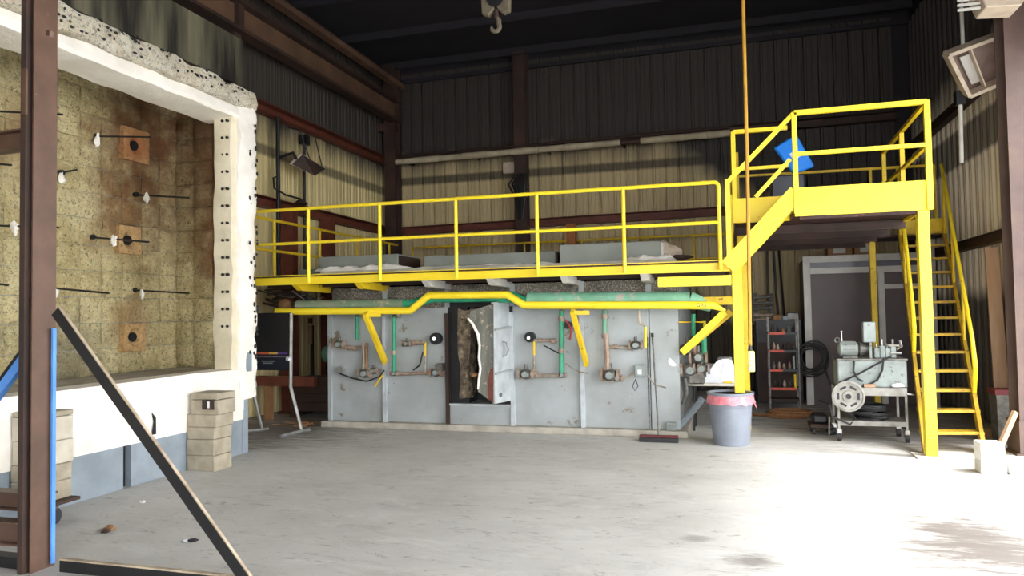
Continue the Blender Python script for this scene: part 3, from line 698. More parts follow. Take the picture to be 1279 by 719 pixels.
# ---- pipes and burner trains
def px(x, y, Y=YF-.12): return at(x, y, 'Y', Y)
def valve(parent, c, r, name='valve'):
    c = V(c); o = G().ball(c, r, 1.2, .9, .9, 10, 6).build(name, VALVE, parent, smooth=True)
    G().cyl(c+V((0, 0, r*.6)), c+V((0, 0, r*1.7)), r*.3, n=8).build('bonnet', VALVE, o); G().cyl(c+V((0, -r*1.15, 0)), c+V((0, -r*.6, 0)), r*.5, n=12).build('cap', GREYM, o)
    for s in (-1, 1): G().cyl(c+V((s*r*1.0, 0, 0)), c+V((s*r*1.35, 0, 0)), r*.9, n=12).build('flange', RUST, o)
    return o
def union(parent, c, r, axis='X'):
    d = V((r*.7, 0, 0)) if axis == 'X' else V((0, 0, r*.7))
    return G().cyl(V(c)-d, V(c)+d, r, n=10).build('pipe_union', RUST, parent)
def train(label, f):
    c = px(*f); r = thing('burner_pipework', label, 'pipework', c, None); return r
# 1 leftmost
t = train('burner pipework on the leftmost furnace plate', (450, 440))
G().tube([px(446, 395), px(446, 424)], .028, 8).build('green_pipe', GRN, t)
G().tube([px(420, 434), px(456, 434)], .028, 8).build('gas_pipe', RUST, t); valve(t, px(424, 430), .075); union(t, px(436, 434), .045); union(t, px(443, 435), .04)
G().tube([px(454, 428), px(454, 466)], .028, 8).build('gas_pipe', PIPEG, t); G().tube([px(458, 428), px(458, 464)], .022, 8).build('pilot_pipe', CARD, t)
valve(t, px(456, 466), .085); valve(t, px(466, 463), .06); G().cyl(px(424, 462), px(424, 462)+V((0, .12, 0)), .06, n=12).build('sight_port', CHROME, t)
G().tube([px(424, 466), px(440, 472), px(458, 476), px(474, 470), px(480, 462)], .012, 6).build('cable', BLACK, t)
G().tube([px(468, 483), px(472, 476), px(478, 468)], .014, 6).build('bent_tube', YELD, t)
# 2
t = train('burner pipework between the yellow knee brace and the furnace doorway', (510, 440))
G().tube([px(492, 393), px(492, 464)], .034, 8).build('green_pipe', GRN, t); union(t, px(492, 440), .045, 'Z'); valve(t, px(492, 466), .05, 'elbow')
G().tube([px(492, 467), px(545, 465)], .026, 8).build('gas_pipe', RUST, t); valve(t, px(545, 465), .075); G().box(*[v for p in (px(548, 474), px(556, 458)) for v in ()] or (px(550, 465).x-.05, px(550, 465).x+.05, YF-.16, YF-.01, px(0, 472).z+.2, px(0, 472).z+.32)).build('bracket', VALVE, t)
G().tube([px(502, 427), px(532, 427)], .026, 8).build('gas_pipe', PIPEG, t); valve(t, px(508, 429), .055); union(t, px(518, 428), .045); union(t, px(526, 428), .04)
G().tube([px(531, 427), px(531, 444)], .02, 8).build('yellow_pipe', YELD, t); G().tube([px(531, 444), px(531, 464)], .018, 8).build('gas_pipe', PIPEG, t)
G().cyl(px(543, 423), px(543, 423)+V((0, .12, 0)), .095, n=16).build('sight_port', BLACK, t); G().cyl(px(542, 423, YF-.15), px(542, 423, YF-.13), .03, n=12).build('sight_glass', CHROME, t)
G().tube([px(528, 440), px(524, 456), px(516, 462)], .012, 6).build('cable', BLACK, t)
# 3
t = train('burner pipework just right of the furnace doorway', (680, 440))
G().tube([px(701, 388), px(701, 466)], .036, 8).build('green_pipe', GRN, t); union(t, px(701, 438), .045, 'Z'); union(t, px(701, 398), .05, 'Z'); valve(t, px(702, 468), .05, 'elbow')
G().tube([px(701, 469), px(667, 469)], .03, 8).build('gas_pipe', PIPEG, t); valve(t, px(657, 467), .09); union(t, px(668, 467), .055)
G().tube([px(667, 425), px(697, 425)], .024, 8).build('gas_pipe', RUST, t); union(t, px(676, 425), .035); union(t, px(692, 426), .045)
G().tube([px(667, 426), px(667, 443)], .02, 8).build('yellow_pipe', YELD, t); G().tube([px(667, 443), px(667, 466)], .018, 8).build('gas_pipe', PIPEG, t)
G().cyl(px(661, 421), px(661, 421)+V((0, .12, 0)), .08, n=16).build('sight_port', BLACK, t); G().cyl(px(660, 422, YF-.15), px(660, 422, YF-.13), .026, n=12).build('sight_glass', CHROME, t)
G().tube([px(679, 431), px(690, 437), px(700, 442)], .01, 6).build('cable', BLACK, t)
G().cyl(px(709, 406), px(709, 406)+V((0, .1, 0)), .06, n=12).build('regulator', BLACK, t); G().tube([px(707, 400), px(714, 412), px(712, 424)], .016, 6).build('red_fitting', REDP, t)
G().tube([px(706, 453), px(714, 459), px(724, 464), px(735, 466)], .012, 6).build('flexible_conduit', PIPEG, t)
# 4
t = train('burner pipework on the wide furnace plate behind the broom', (775, 440))
G().tube([px(755, 385), px(755, 416)], .034, 8).build('green_pipe', GRND, t); union(t, px(755, 395), .05, 'Z')
G().tube([px(757, 416), px(759, 462)], .042, 8).build('gas_pipe', RUST, t); union(t, px(756, 419), .055, 'Z')
G().tube([px(760, 434), px(803, 433)], .024, 8).build('gas_pipe', PIPEG, t); valve(t, px(794, 431), .075); union(t, px(769, 433), .04); union(t, px(786, 434), .04)
valve(t, px(762, 468), .105); valve(t, px(771, 472), .06)
G().tube([px(806, 434), px(806, 408)], .022, 8).build('yellow_pipe', YEL, t); G().tube([px(806, 406), px(799, 404), px(798, 388)], .02, 8).build('gas_pipe', LAMPW, t)
cb = px(799, 463); o = G().box(cb.x-.075, cb.x+.075, YF-.13, YF-.0, cb.z-.09, cb.z+.09).build('control_box', GREYM, t, bevel=.01); G().box(cb.x-.03, cb.x+.03, YF-.14, YF-.13, cb.z-.05, cb.z+.02).build('label_plate', WHITEP, o)
G().tube([px(750, 475), px(766, 477), px(782, 472), px(792, 466)], .013, 6).build('flexible_conduit', PIPEG, t)
G().tube([px(808, 468), px(818, 480), px(832, 484)], .013, 6).build('flexible_conduit', PIPEG, t)
G().tube([px(794, 473), px(790, 482), px(793, 488), px(797, 482), px(794, 474)], .006, 5).build('loose_wire', BLACK, t)
# 5: on the right end face
t = thing('burner_assembly', 'blower and burner assembly on the right end of the furnace', 'burner', (-.3, 11.5, 1.2))
def pr(x, y, Y=11.25): return at(x, y, 'Y', Y)
G().tube([pr(828, 440), pr(838, 446), pr(848, 450)], .1, 12).build('blower_duct', GREYM, t, smooth=True)
G().cyl(pr(841, 451, 11.1), pr(841, 451, 11.2), .075, n=16).build('white_cap', WHITEP, t)
valve(t, pr(858, 436), .1); valve(t, pr(872, 446), .1); valve(t, pr(862, 462), .11); valve(t, pr(848, 462), .09); valve(t, pr(876, 460), .09)
G().tube([pr(832, 468), pr(882, 466)], .05, 8).build('manifold', VALVE, t)
G().box(pr(848, 0).x, pr(868, 0).x, 11.2, 11.5, pr(0, 470).z-.0, pr(0, 470).z+.25).build('motor_block', VALVE, t, bevel=.02)
G().tube([pr(844, 433), pr(844, 402), pr(880, 402), pr(880, 408)], .024, 8).build('yellow_loop', YEL, t)
G().tube([pr(866, 392), pr(866, 420)], .03, 8).build('green_pipe', GRN, t); G().tube([pr(879, 418), pr(880, 452)], .04, 8).build('green_pipe', GRN, t)
G().tube([pr(856, 472), pr(858, 490), pr(853, 505)], .03, 8).build('drain_pipe', VALVE, t)
G().tube([pr(834, 466), pr(832, 484), pr(822, 482), pr(812, 472)], .014, 6).build('flexible_conduit', PIPEG, t)
for k in (0, 1, 2): G().tube([pr(836+4*k, 408), pr(836+4*k, 434)], .012, 6).build('sensor_tube', BLACK, t)
tag(G().tube([pr(846, 535), pr(862, 517), pr(878, 497)], .05, 8).build('exhaust_pipe', BLUEG), 'grey pipe leaning from the floor beside the furnace end', 'pipe')

# green duct and yellow gas main with raised centre
Yd = 10.72
def dp(x, y, Y=Yd): return at(x, y, 'Y', Y)
t = thing('green_air_duct', 'faded green air duct along the furnace front, raised over the door', 'duct', dp(640, 380))
def duct(pts, r, nm, m): return G().tube(pts, r, 14).build(nm, m, t, smooth=True)
duct([dp(372, 382), dp(505, 380)], .095, 'duct_run', GRNL); duct([dp(500, 380), dp(516, 380), dp(541, 371), dp(560, 371)], .08, 'duct_elbow', GRN)
duct([dp(545, 372), dp(628, 371)], .075, 'duct_run', GRN); duct([dp(622, 371), dp(640, 371), dp(656, 377), dp(668, 374)], .09, 'duct_elbow', GRN)
duct([dp(660, 374), dp(862, 374)], .12, 'duct_run', GRND)
G().tube([dp(862, 374), dp(874, 378), dp(888, 386)], [.12, .1, .04], 14).build('duct_end', GRND, t, smooth=True)
for x in (420, 470, 700, 760, 830): G().cyl(dp(x, 381.5 if x < 600 else 374.2), dp(x+3, 381.4 if x < 600 else 374.1), .1 if x < 600 else .125, n=14).build('duct_band', GRNL if x < 600 else GRND, t)
Yg = 10.58
t = thing('yellow_gas_main', 'yellow gas main pipe kinked up above the furnace door', 'pipe', at(640, 370, 'Y', Yg))
def gp(x, y): return at(x, y, 'Y', Yg)
G().tube([gp(345, 389), gp(513, 387.5), gp(536, 368.5), gp(634, 368), gp(655, 381), gp(884, 381)], .057, 12).build('main', YEL, t, smooth=True)
G().tube([gp(884, 381), gp(892, 381.6), gp(906, 388)], [.058, .05, .02], 12).build('tapered_end', YEL, t, smooth=True)
fc = bpy.data.curves.new('gas_lettering', 'FONT'); fc.body = 'GAS'; fc.size = .075; fc.extrude = .001; fc.align_x = 'CENTER'; fc.align_y = 'CENTER'
tmp = bpy.data.objects.new('gas_lettering', fc); C.objects.link(tmp); bpy.context.view_layer.update()
me = bpy.data.meshes.new_from_object(tmp.evaluated_get(bpy.context.evaluated_depsgraph_get())); C.objects.unlink(tmp); bpy.data.objects.remove(tmp)
me.materials.clear(); me.materials.append(VALVE); o = bpy.data.objects.new('gas_lettering', me); C.objects.link(o); o.parent = t
o.location = gp(876, 381)+V((0, -.0585, .0))-ORG[t.name]; o.rotation_euler = (math.pi/2, 0, 0)
for x, y in ((446, 394), (492, 394), (701, 386), (755, 385)):
    G().tube([gp(x, y-6)+V((0, .05, 0)), gp(x, y-3)+V((0, .2, -.04)), px(x, y)], .026, 8).build('branch', PIPEG, t)

# ================================================================== PLATFORM (yellow mezzanine)
YP = 10.1; ZD = 2.5
t = PT = thing('yellow_platform', 'long yellow steel platform with handrails above the grey furnace', 'platform', (-3.7, 13, 2.4))
xr = .06
G().section([(-.05, -.075), (.03, -.075), (.03, -.06), (-.035, -.06), (-.035, .06), (.03, .06), (.03, .075), (-.05, .075)], (-7.7, YP+.05, 2.455), (xr, YP+.05, 2.455)).build('front_beam', YEL, t)
G().box(-7.7, xr, YP+.02, 11.0, ZD, ZD+.02).build('walkway_plate', GRATE, t)
G().box(-7.7, -6.6, 11.0, 17.0, ZD, ZD+.02).build('walkway_plate', GRATE, t); G().box(-6.6, xr, 14.6, 17.05, ZD, ZD+.02).build('walkway_plate', GRATE, t)
G().box(-.6, xr, 11.0, 14.6, ZD, ZD+.02).build('walkway_plate', GRATE, t)
def post(x, y, z0, z1, r=.027, m=YEL): return G().tube([(x, y, z0), (x, y, z1)], r, 8).build('post', m, t, smooth=True)
ZR, ZM = 3.575, 3.035
for x in (-7.52, -6.297, -5.056, -3.812, -2.572, -1.331): post(x, YP, 2.4, ZR)
G().tube([(-7.62, YP, ZR), (-.12, YP, ZR)]+arc((-.12, YP, ZR-.065), .065, math.pi/2, 0, 5, (1, 0, 0), (0, 0, 1))+[(-.055, YP, 2.4)], .027, 8).build('top_rail', YEL, t, smooth=True)
G().tube([(-7.62, YP, ZM), (-.055, YP, ZM)], .024, 8).build('middle_rail', YEL, t, smooth=True)
# left side rail
for px_ in (342.5, 399.5, 446, 486): q = at(px_, 300, 'X', -7.62); post(-7.62, q.y, ZD, ZR, .026, YELD)
G().tube([(-7.62, YP+.1, ZR), (-7.62, 16.15, ZR)], .026, 8).build('side_top_rail', YELD, t); G().tube([(-7.62, YP+.1, ZM), (-7.62, 12.7, ZM)], .024, 8).build('side_middle_rail', YELD, t)
# back rail
for x in (-7.6, -6.09, -4.65, -3.25, -1.77, -.67): post(x, 17.0, ZD, ZR, .024, YELD)
G().tube([(-7.6, 17, ZR), (.1, 17, ZR)], .024, 8).build('back_top_rail', YELD, t); G().tube([(-7.6, 17, ZM), (.1, 17, ZM)], .02, 8).build('back_middle_rail', YELD, t)
# cantilever brackets under the front beam
for i, (xp, m) in enumerate(((368, YELD), (446, YELD), (530, BOOTHF), (611, BOOTHF), (704, BOOTHF), (804, BOOTHF))):
    x = at(xp, 352, 'Y', YP+.06).x
    g = G(); g.prism([(x-.05, YP+.06, 2.395), (x-.05, YP+.06, 2.375), (x-.05, YP+.2, 2.29), (x-.05, YF+.1, 2.27), (x-.05, YF+.1, 2.395)], (.1, 0, 0)); g.build('cantilever_bracket', m, t)
G().section([(-.05, -.07), (.05, -.07), (.05, .07), (-.05, .07)], (at(822, 352, 'Y', 10.5).x, 10.5, 2.27), (.08, 10.5, 2.27)).build('side_outrigger', YEL, t)
G().section([(-.05, -.06), (.05, -.06), (.05, .06), (-.05, .06)], (-.9, 11.3, 2.0), (.1, 11.3, 2.0)).build('side_outrigger', YELD, t)
G().box(-7.6, 0, 12.6, 12.75, 2.33, 2.48).build('cross_joist', DKBRN, t); G().box(-7.6, 0, 10.9, 11.0, 2.36, 2.49).build('cross_joist', DKBRN, t)
# knee braces
for bt, tp_ in (((481, 452), (456, 391)), ((733, 455), (715, 388))):
    b_ = at(*bt, 'Y', YF-.08); x = b_.x; c_ = at(*tp_, 'X', x); top = V((x, 10.35, 1.90)); top = at(*tp_, 'Y', 10.42)
    G().bar(b_, top, .1, .06, (1, 0, 0)).build('knee_brace', YELD, t)
    G().bar(top+V((0, .02, -.03)), top+V((.24, .05, -.03)), .06, .06).build('knee_arm', YELD, t)
for s in (0, .12): G().bar(at(852, 440, 'Y', 11.0+s), at(906+s*60, 389, 'Y', 10.9+s), .1, .05, (0, 1, 0)).build('knee_brace', YEL if s == 0 else YELD, t)
# column
G().box(.09, .225, 10.74, 10.88, .0, 2.5).build('column', YEL, t, bevel=.006); G().box(.05, .28, 10.71, 10.92, 0, .02).build('column_foot', BOOTHF, t)

G().box(X0, X1, 10.78, 14.55, 2.525, 2.615).build('roof_slab', CURB, MF)
# furnace lids and blankets on the platform
def lid(name, x0, x1, y0, y1, z0, z1, lab, endm):
    o = thing(name, lab, 'lid', ((x0+x1)/2, (y0+y1)/2, z0), 'lids on the furnace roof')
    G().box(x0, x1, y0, y1, z0, z1).build('cover', GREYL, o, bevel=.01); G().box(x1+.001, x1+.03, y0+.02, y1-.02, z0+.02, z1-.03).build('end_panel', endm, o)
    return o
ZL = 2.62
G_ = at
lid('furnace_lid', at(398, 330, 'Y', 11.2).x, at(497, 330, 'Y', 11.2).x, 11.2, 12.1, ZL, 2.90, 'left grey lid on the furnace roof with a dark end', DKBRN)
lid('furnace_lid', at(529, 330, 'Y', 11.4).x, at(694, 330, 'Y', 11.4).x, 11.4, 12.3, ZL, 2.86, 'middle long grey lid on the furnace roof', DKBRN)
o = lid('furnace_lid', at(699, 330, 'Y', 11.2).x, at(826, 320, 'Y', 11.2).x, 11.2, 12.1, ZL, 2.93, 'right grey lid on the furnace roof beside the crumpled fibre', BOOTHF)
def blanket(lab, x0, x1, y, z, h, seed):
    g = G(); n = 40; rg = []
    for i in range(n+1):
        f = i/n; x = x0+(x1-x0)*f
        hh = h*(.6+.7*abs(noise.noise(V((x*3.1, seed, 0))))+.3*noise.noise(V((x*9, seed, 1)))); hh *= min(1, .3+f*8, .3+(1-f)*8)
        rg.append([g.bm.verts.new((x, y+dy+.03*noise.noise(V((x*5, dy*9, seed))), z+hz_)) for dy, hz_ in ((0, 0), (-.03, hh*.5), (.0, hh*.95), (.08, hh*1.1), (.2, hh*.9), (.26, 0))])
    for A, B in zip(rg, rg[1:]):
        for j in range(6): g.bm.faces.new((A[j], A[(j+1) % 6], B[(j+1) % 6], B[j]))
    g.bm.faces.new(rg[0][::-1]); g.bm.faces.new(rg[-1])
    tag(g.build('fibre_blanket', WFIB, None, smooth=True), lab, 'blanket', 'fibre blankets on the platform')
blanket('crumpled white fibre blanket lying before the left furnace lid', at(391, 338, 'Y', 10.85).x, at(510, 338, 'Y', 10.85).x, 10.85, ZL, .095, 1)
blanket('thin white fibre strip along the middle furnace lid', at(513, 333, 'Y', 11.05).x, at(697, 333, 'Y', 11.05).x, 11.05, ZL, .05, 2)
blanket('white fibre strip before the right furnace lid', at(781, 328, 'Y', 10.85).x, at(842, 328, 'Y', 10.85).x, 10.85, ZL, .07, 3)
c = at(830, 316, 'Y', 11.4); g = G(); g.ball((c.x, 11.4, ZL+.18), .16, 1.5, 1.2, .9, 10, 8, .5); tag(g.build('crumpled_fibre', LAMPW, None, smooth=True), 'crumpled brownish fibre heap at the right lid end', 'fibre scrap')
c = at(850, 331, 'Y', 11.0); g = G(); g.ball((c.x, 11.0, ZL+.03), .05, 3.2, 1, .7, 10, 7, .6); tag(g.build('fibre_scrap', DKBRN, None, smooth=True), 'dark flat scrap on the platform right of the lids', 'fibre scrap')
c = at(713, 280, 'Y', 15.8); tag(G().box(c.x-.1, c.x+.1, 15.75, 15.85, ZD+.02, c.z).build('wooden_post', mat('orange_wood', (170, 104, 56), (150, 88, 46), .7, stretch=(8, 8, 1)), bevel=.005), 'orange brown plank standing upright behind the lids', 'plank')
c = at(637, 210, 'Y', 17.3); tag(G().box(c.x-.16, c.x+.16, 17.2, 17.42, c.z-.14, c.z+.14).build('wall_box', LAMPW, bevel=.015), 'pale box on the back wall left of the middle column', 'box')
c = at(340, 335, 'X', -7.3); tag(G().box(-7.55, -6.75, 11.8, 12.9, ZD+.02, 2.74).build('grey_crate', GREYL, bevel=.01), 'low grey cover at the far left of the platform', 'cover')

# ================================================================== UPPER PLATFORM
t = UPF = thing('upper_platform', 'raised yellow landing with handrails above the right end of the hall', 'platform', (1.4, 12, 3.0))
XA, XM, XE = .16, .895, 2.46; YU, YR = 10.085, 14.5; ZU = 3.36; YS = 10.87
G().box(XM, XE, YU, YU+.03, 3.06, 3.43).build('toe_board', YEL, t)
G().box(XA-.07, XM, YS, YS+.03, 3.1, 3.45).build('toe_board', YEL, t)
G().box(XM+.06, XE, YU+.03, YU+.2, 3.02, 3.10).build('edge_plate', GRATE, t)
G().box(XM, XE, YU+.03, YR, 3.10, 3.14).build('deck_plate', GRATE, t); G().box(XA, XM, YS+.03, YR, 3.10, 3.14).build('deck_plate', GRATE, t)
G().box(XE-.03, XE, YU+.03, YR, 3.06, 3.43).build('side_channel', YELD, t)
for y in (11.4, 12.4, 13.4): G().ibeam((XA, y, 3.03), (XE, y, 3.03), .12, .08).build('joist', DKBRN, t)
G().ibeam((XA, YR-.05, 3.03), (XE, YR-.05, 3.03), .14, .1).build('joist', DKBRN, t)
G().box(2.32, 2.45, 10.09, 10.22, .02, 3.06).build('column', YEL, t, bevel=.006); G().box(2.2, 2.54, 10.0, 10.34, 0, .02).build('column_foot', CONCW, t)
G().box(.19, .33, 11.95, 12.09, .0, 3.1).build('column', YELD, t, bevel=.006)  # darker yellow paints in the shade on this column
G().box(2.51, 2.61, 14.37, 14.47, 0, 3.06).build('column', YELD, t, bevel=.006); G().box(XA, XA+.14, YR-.14, YR, 2.54, 3.1).build('column', YELD, t)
def upost(x, y, z0, z1, m=YEL, r=.03): return G().bar((x, y, z0), (x, y, z1), r*2, r*2).build('post', m, t)
ZT_, ZH = 4.41, 3.87
upost(XM+.02, YU, 3.1, ZT_); upost(XE, YU, 3.06, ZT_+.01, YEL, .034)
G().bar((XM+.02, YU, ZT_), (XE, YU, ZT_), .06, .06).build('top_rail', YEL, t); G().bar((XM+.02, YU, ZH), (XE, YU, ZH), .05, .05).build('middle_rail', YEL, t)
# right side rail
G().bar((XE, YU, ZT_), (XE+.1, 13.2, ZT_), .05, .05).build('side_top_rail', YELD, t); G().bar((XE, YU, ZH), (XE+.1, 13.2, ZH), .045, .045).build('side_middle_rail', YELD, t)
for y in (11.7, 13.2): upost(XE+(.1*(y-YU)/3.1), y, 3.1, ZT_, YELD)
# left part of landing
upost(XA, YS, 3.1, ZT_, YEL); G().bar((XA, YS, ZT_), (XM, YS, ZT_), .055, .055).build('top_rail', YEL, t); G().bar((XA, YS, ZH), (XM, YS, ZH), .045, .045).build('middle_rail', YEL, t)
upost(XA+.07, 12.3, 3.1, ZT_, YELD, .025); G().bar((XA, YS, ZT_), (XA, YR, ZT_), .05, .05).build('side_top_rail', YELD, t); G().bar((XA, YS, ZH), (XA, YR, ZH), .045, .045).build('side_middle_rail', YELD, t)
# rear rail
G().bar((XA, YR, ZT_), (3.66, YR+.2, ZT_), .045, .045).build('rear_top_rail', YELD, t); G().bar((XA, YR, ZH), (3.66, YR+.2, ZH), .04, .04).build('rear_middle_rail', YELD, t)
for x in (XA, 1.3, XE+.15, 3.66): upost(x, YR+.2*(x-XA)/3.5, 3.1, ZT_, YELD, .024)
# small extension to the stair head
G().box(XE, 3.72, 14.25, 15.1, 3.10, 3.14).build('deck_plate', GRATE, t); G().box(2.98, 3.72, 14.22, 14.25, 3.12, 3.40).build('stair_head_plate', YELD, t)
tag(G().box(3.6, 3.7, 14.98, 15.08, .0, 3.1).build('column', BOOTHF, t), 'grey rear post')

# short stair from the lower to the upper platform
t = thing('short_stair', 'short yellow stair rising from the lower platform to the upper landing', 'stair', (.5, 10.4, 2.5))
a, b = V((.04, YP, 2.43)), V((.93, YP, 3.37))
for y in (YP, YS-.06): G().bar(a+V((0, y-YP, 0)), b+V((0, y-YP, 0)), .04, .22).build('stringer', YEL, t)
for k in range(4):
    f = (k+.7)/4.3; p = a.lerp(b, f); G().box(p.x-.1, p.x+.12, YP+.02, YS-.08, p.z-.02, p.z+.01).build('tread', YELD, t)
G().bar((.06, YP-.0, 2.42), (.06, YP, 3.6), .06, .06).build('post', YEL, t); G().bar((.06, YP, 3.56), (.915, YP, ZT_), .055, .055, (0, 1, 0)).build('top_rail', YEL, t)
c0, c1 = at(944, 246, 'Y', YP), at(987, 199, 'Y', YP); G().bar(c0, c1, .05, .05, (0, 1, 0)).build('middle_rail', YEL, t)
for y in (YS-.05,): G().bar((.1, y, 2.45), (.1, y, 3.5), .05, .05).build('post', YELD, t)

YELS = mat('dull_stair_yellow', (206, 170, 44), (176, 142, 44), .55, scale=4, wear=(120, 96, 50), wamt=.6)
# steep stair on the right
t = thing('steep_ladder_stair', 'steep yellow ladder stair with handrails against the right wall', 'stair', (3, 12, 0))
LB, LT = V((2.40, 10.6, .24)), V((2.96, 14.15, 3.14)); RB, RTp = V((3.09, 10.72, .24)), V((3.66, 14.2, 3.14))
def ext(a, b, f): return a+(b-a)*f
for a, b in ((LB, LT), (RB, RTp)):
    G().bar(ext(a, b, -.083), b, .045, .2, (0, 0, 1)).build('stringer', YELS, t)
for k in range(13):
    f = k/12*.99; l, r = ext(LB, LT, f), ext(RB, RTp, f)
    l = V((l.x, l.y, .24+.2415*k)); r = V((r.x, r.y, l.z)); G().bar(l, r, .22, .035).build('tread', YELS, t)
upv = V((0, 0, .85))
for a, b, s in ((LB, LT, .02), (RB, RTp, .98)):
    f0 = .12 if s > .5 else .3
    G().tube([ext(a, b, f0)+V((0, 0, .1)), ext(a, b, f0-.06)+upv*.75, ext(a, b, f0)+upv, b+upv*1.4], .027, 8).build('handrail', YEL, t, smooth=True)
    for f in (.35, .65, .95): p = ext(a, b, f); G().tube([p, p+upv*(1+.4*f)], .022, 6).build('post', YELD, t)

# blue sign sheet and dark box on the landing
Q = [at(967, 184, 'Y', 11.5), at(995, 167, 'Y', 11.6), at(1018, 207, 'Y', 11.6), at(992, 217, 'Y', 11.5)]
nn = (Q[1]-Q[0]).cross(Q[3]-Q[0]).normalized(); nn = nn if nn.y < 0 else -nn
t = thing('blue_tray', 'bright blue tilted plastic tray on the upper landing', 'tray', Q[3])
g = G(); g.hexa(Q+[q-nn*.07 for q in Q]); g.build('tray_body', BLUES, t, bevel=.02)
cc = sum(Q, V())/4; g = G(); e1_, e2_ = (Q[1]-Q[0])*.16, (Q[3]-Q[0])*.12; g.hexa([cc-e1_-e2_+nn*.002, cc+e1_-e2_+nn*.002, cc+e1_+e2_+nn*.002, cc-e1_+e2_+nn*.002]+[cc+sx*e1_+sy*e2_+nn*.01 for sx, sy in ((-1, -1), (1, -1), (1, 1), (-1, 1))]); tag(g.build('sticker', WHITEP, t), 'white sticker')
a, b = at(964, 247, 'Y', 11.5), at(1004, 218, 'Y', 11.5)
t = thing('equipment_case', 'dark grey equipment case with a white line of lettering on the upper landing', 'case', (a.x, 11.6, 3.14))
G().box(a.x, b.x, 11.45, 11.85, 3.14, b.z).build('case_body', mat('dark_case_plastic', (58, 60, 70), (48, 50, 60), .45), t, bevel=.015)
g = G()
for k in range(9): g.box(a.x+.07+.028*k, a.x+.09+.028*k, 11.44, 11.449, 3.46, 3.46+random.uniform(.018, .04))
o = g.build('lettering', WHITEP, t); o['kind'] = 'stuff'
g = G(); c = at(1008, 222, 'Y', 11.7); g.box(c.x-.0, c.x+.22, 11.55, 11.8, 3.14, 3.32); tag(g.build('black_toolbox', BLACK, bevel=.02), 'small black box beside the equipment case on the landing', 'box')
c = at(923, 243, 'Y', 11.2); tag(G().lathe([(.07, 0), (.08, .14), (.05, .2), (.03, .26)], (c.x, 11.3, 3.14), 12).build('brown_jar', CARD, smooth=True), 'small brown jar at the left edge of the upper landing', 'jar')

# ================================================================== LEFT REAR: SIGN STAND, JUNK
t = thing('display_stand', 'black display board on a bent silver stand beside the fibre furnace', 'display', (-6.9, 10.2, 0))
pY = 10.35
def sp(x, y): return at(x, y, 'Y', pY)
A, B = sp(313, 462), sp(362, 390)
G().box(A.x, B.x, pY, pY+.05, A.z, B.z).build('board', mat('black_board', (20, 20, 24), (26, 26, 30), .6), t, bevel=.006)
def strip(x0, x1, y0, y1, m, nm, lab=None):
    a, b = at(x0, y1, 'Y', pY-.004), at(x1, y0, 'Y', pY-.004); o = G().box(a.x, b.x, pY-.006, pY, a.z, b.z).build(nm, m, t)
    if lab: tag(o, lab)
strip(317, 336, 439.6, 442.2, mat('stripe_orange', (196, 96, 66)), 'colour_stripe', 'orange stripe'); strip(336, 347, 439.6, 442.2, mat('stripe_gold', (206, 170, 84)), 'colour_stripe', 'gold stripe'); strip(347, 359, 439.6, 442.2, mat('stripe_purple', (84, 60, 128)), 'colour_stripe', 'purple stripe')
strip(317, 358, 444.5, 446, mat('stripe_grey', (110, 100, 116)), 'colour_stripe', 'thin grey stripe'); strip(315, 360, 447, 460, mat('navy_panel', (24, 28, 44)), 'lower_panel', 'navy lower panel')
for y in (450.8, 453.2):
    g = G(); x = 327 if y < 452 else 329
    while x < (343 if y < 452 else 340):
        w = random.uniform(.8, 1.6); a, b = at(x, y+.7, 'Y', pY-.01), at(x+w, y-.5, 'Y', pY-.01); g.box(a.x, b.x, pY-.009, pY-.005, a.z, b.z); x += w+.5
    o = g.build('fine_print', GREYM, t); o['kind'] = 'stuff'
c = sp(319, 452); G().cyl((c.x, pY-.01, c.z), (c.x, pY-.003, c.z), .045, n=16).build('round_emblem', GREYM, t)
G().tube([sp(364, 391), sp(363, 483), sp(377, 538)], .028, 8).build('stand_leg', CHROME, t, smooth=True)
f0 = at(377, 538.5, 'Z', .03); f1 = at(349, 545, 'Z', .03); f0 = V((sp(377, 538).x, pY, .03))
G().tube([f0+V((.05, .15, 0)), f0, V((f1.x, f1.y, .03))], .03, 8).build('stand_foot', CHROME, t)
G().tube([sp(318, 462), sp(316, 490), sp(327, 535)], .028, 8).build('stand_leg', CHROME, t, smooth=True); q = sp(327, 536); G().tube([(q.x+.05, q.y+.1, .03), (q.x, q.y, .03), (q.x-.25, q.y-.35, .03)], .03, 8).build('stand_foot', CHROME, t)
G().cyl(sp(362, 448)+V((-.02, -.05, 0)), sp(362, 448)+V((0, .0, 0)), .035, n=10).build('clamp_knob', WHITEP, t)

t = thing('low_green_duct', 'green round duct low behind the display stand', 'duct', (-7.2, 13, 1.4))
p, q = at(368, 442, 'Y', 13.2), at(425, 440, 'Y', 13.2); q.x = -6.56; p.x = max(p.x, -7.85)
G().cyl(p, q, .16, n=16).build('duct_run', GRND, t, smooth=True); G().box(p.x, q.x, 13.2, 13.25, p.z-.75, p.z-.2).build('support_plate', BLACK, t); G().box(p.x+.5, p.x+.6, 13.2, 13.3, 0, p.z).build('leg', BLACK, t); G().box(q.x-.15, q.x-.05, 13.2, 13.3, 0, p.z).build('leg', BLACK, t)
t = thing('storage_crate', 'dark brown crate standing in the gap left of the grey furnace', 'crate', (-7.2, 12.2, 0))
a, b = at(352, 480, 'Y', 12.0), at(411, 522, 'Y', 12.0); a.x = max(a.x, -7.8)
for k in range(4):
    z0 = .12+k*.16; G().box(a.x-.1, -6.66, 12.0, 12.03, z0, z0+.15).build('slat', DKBRN, t)
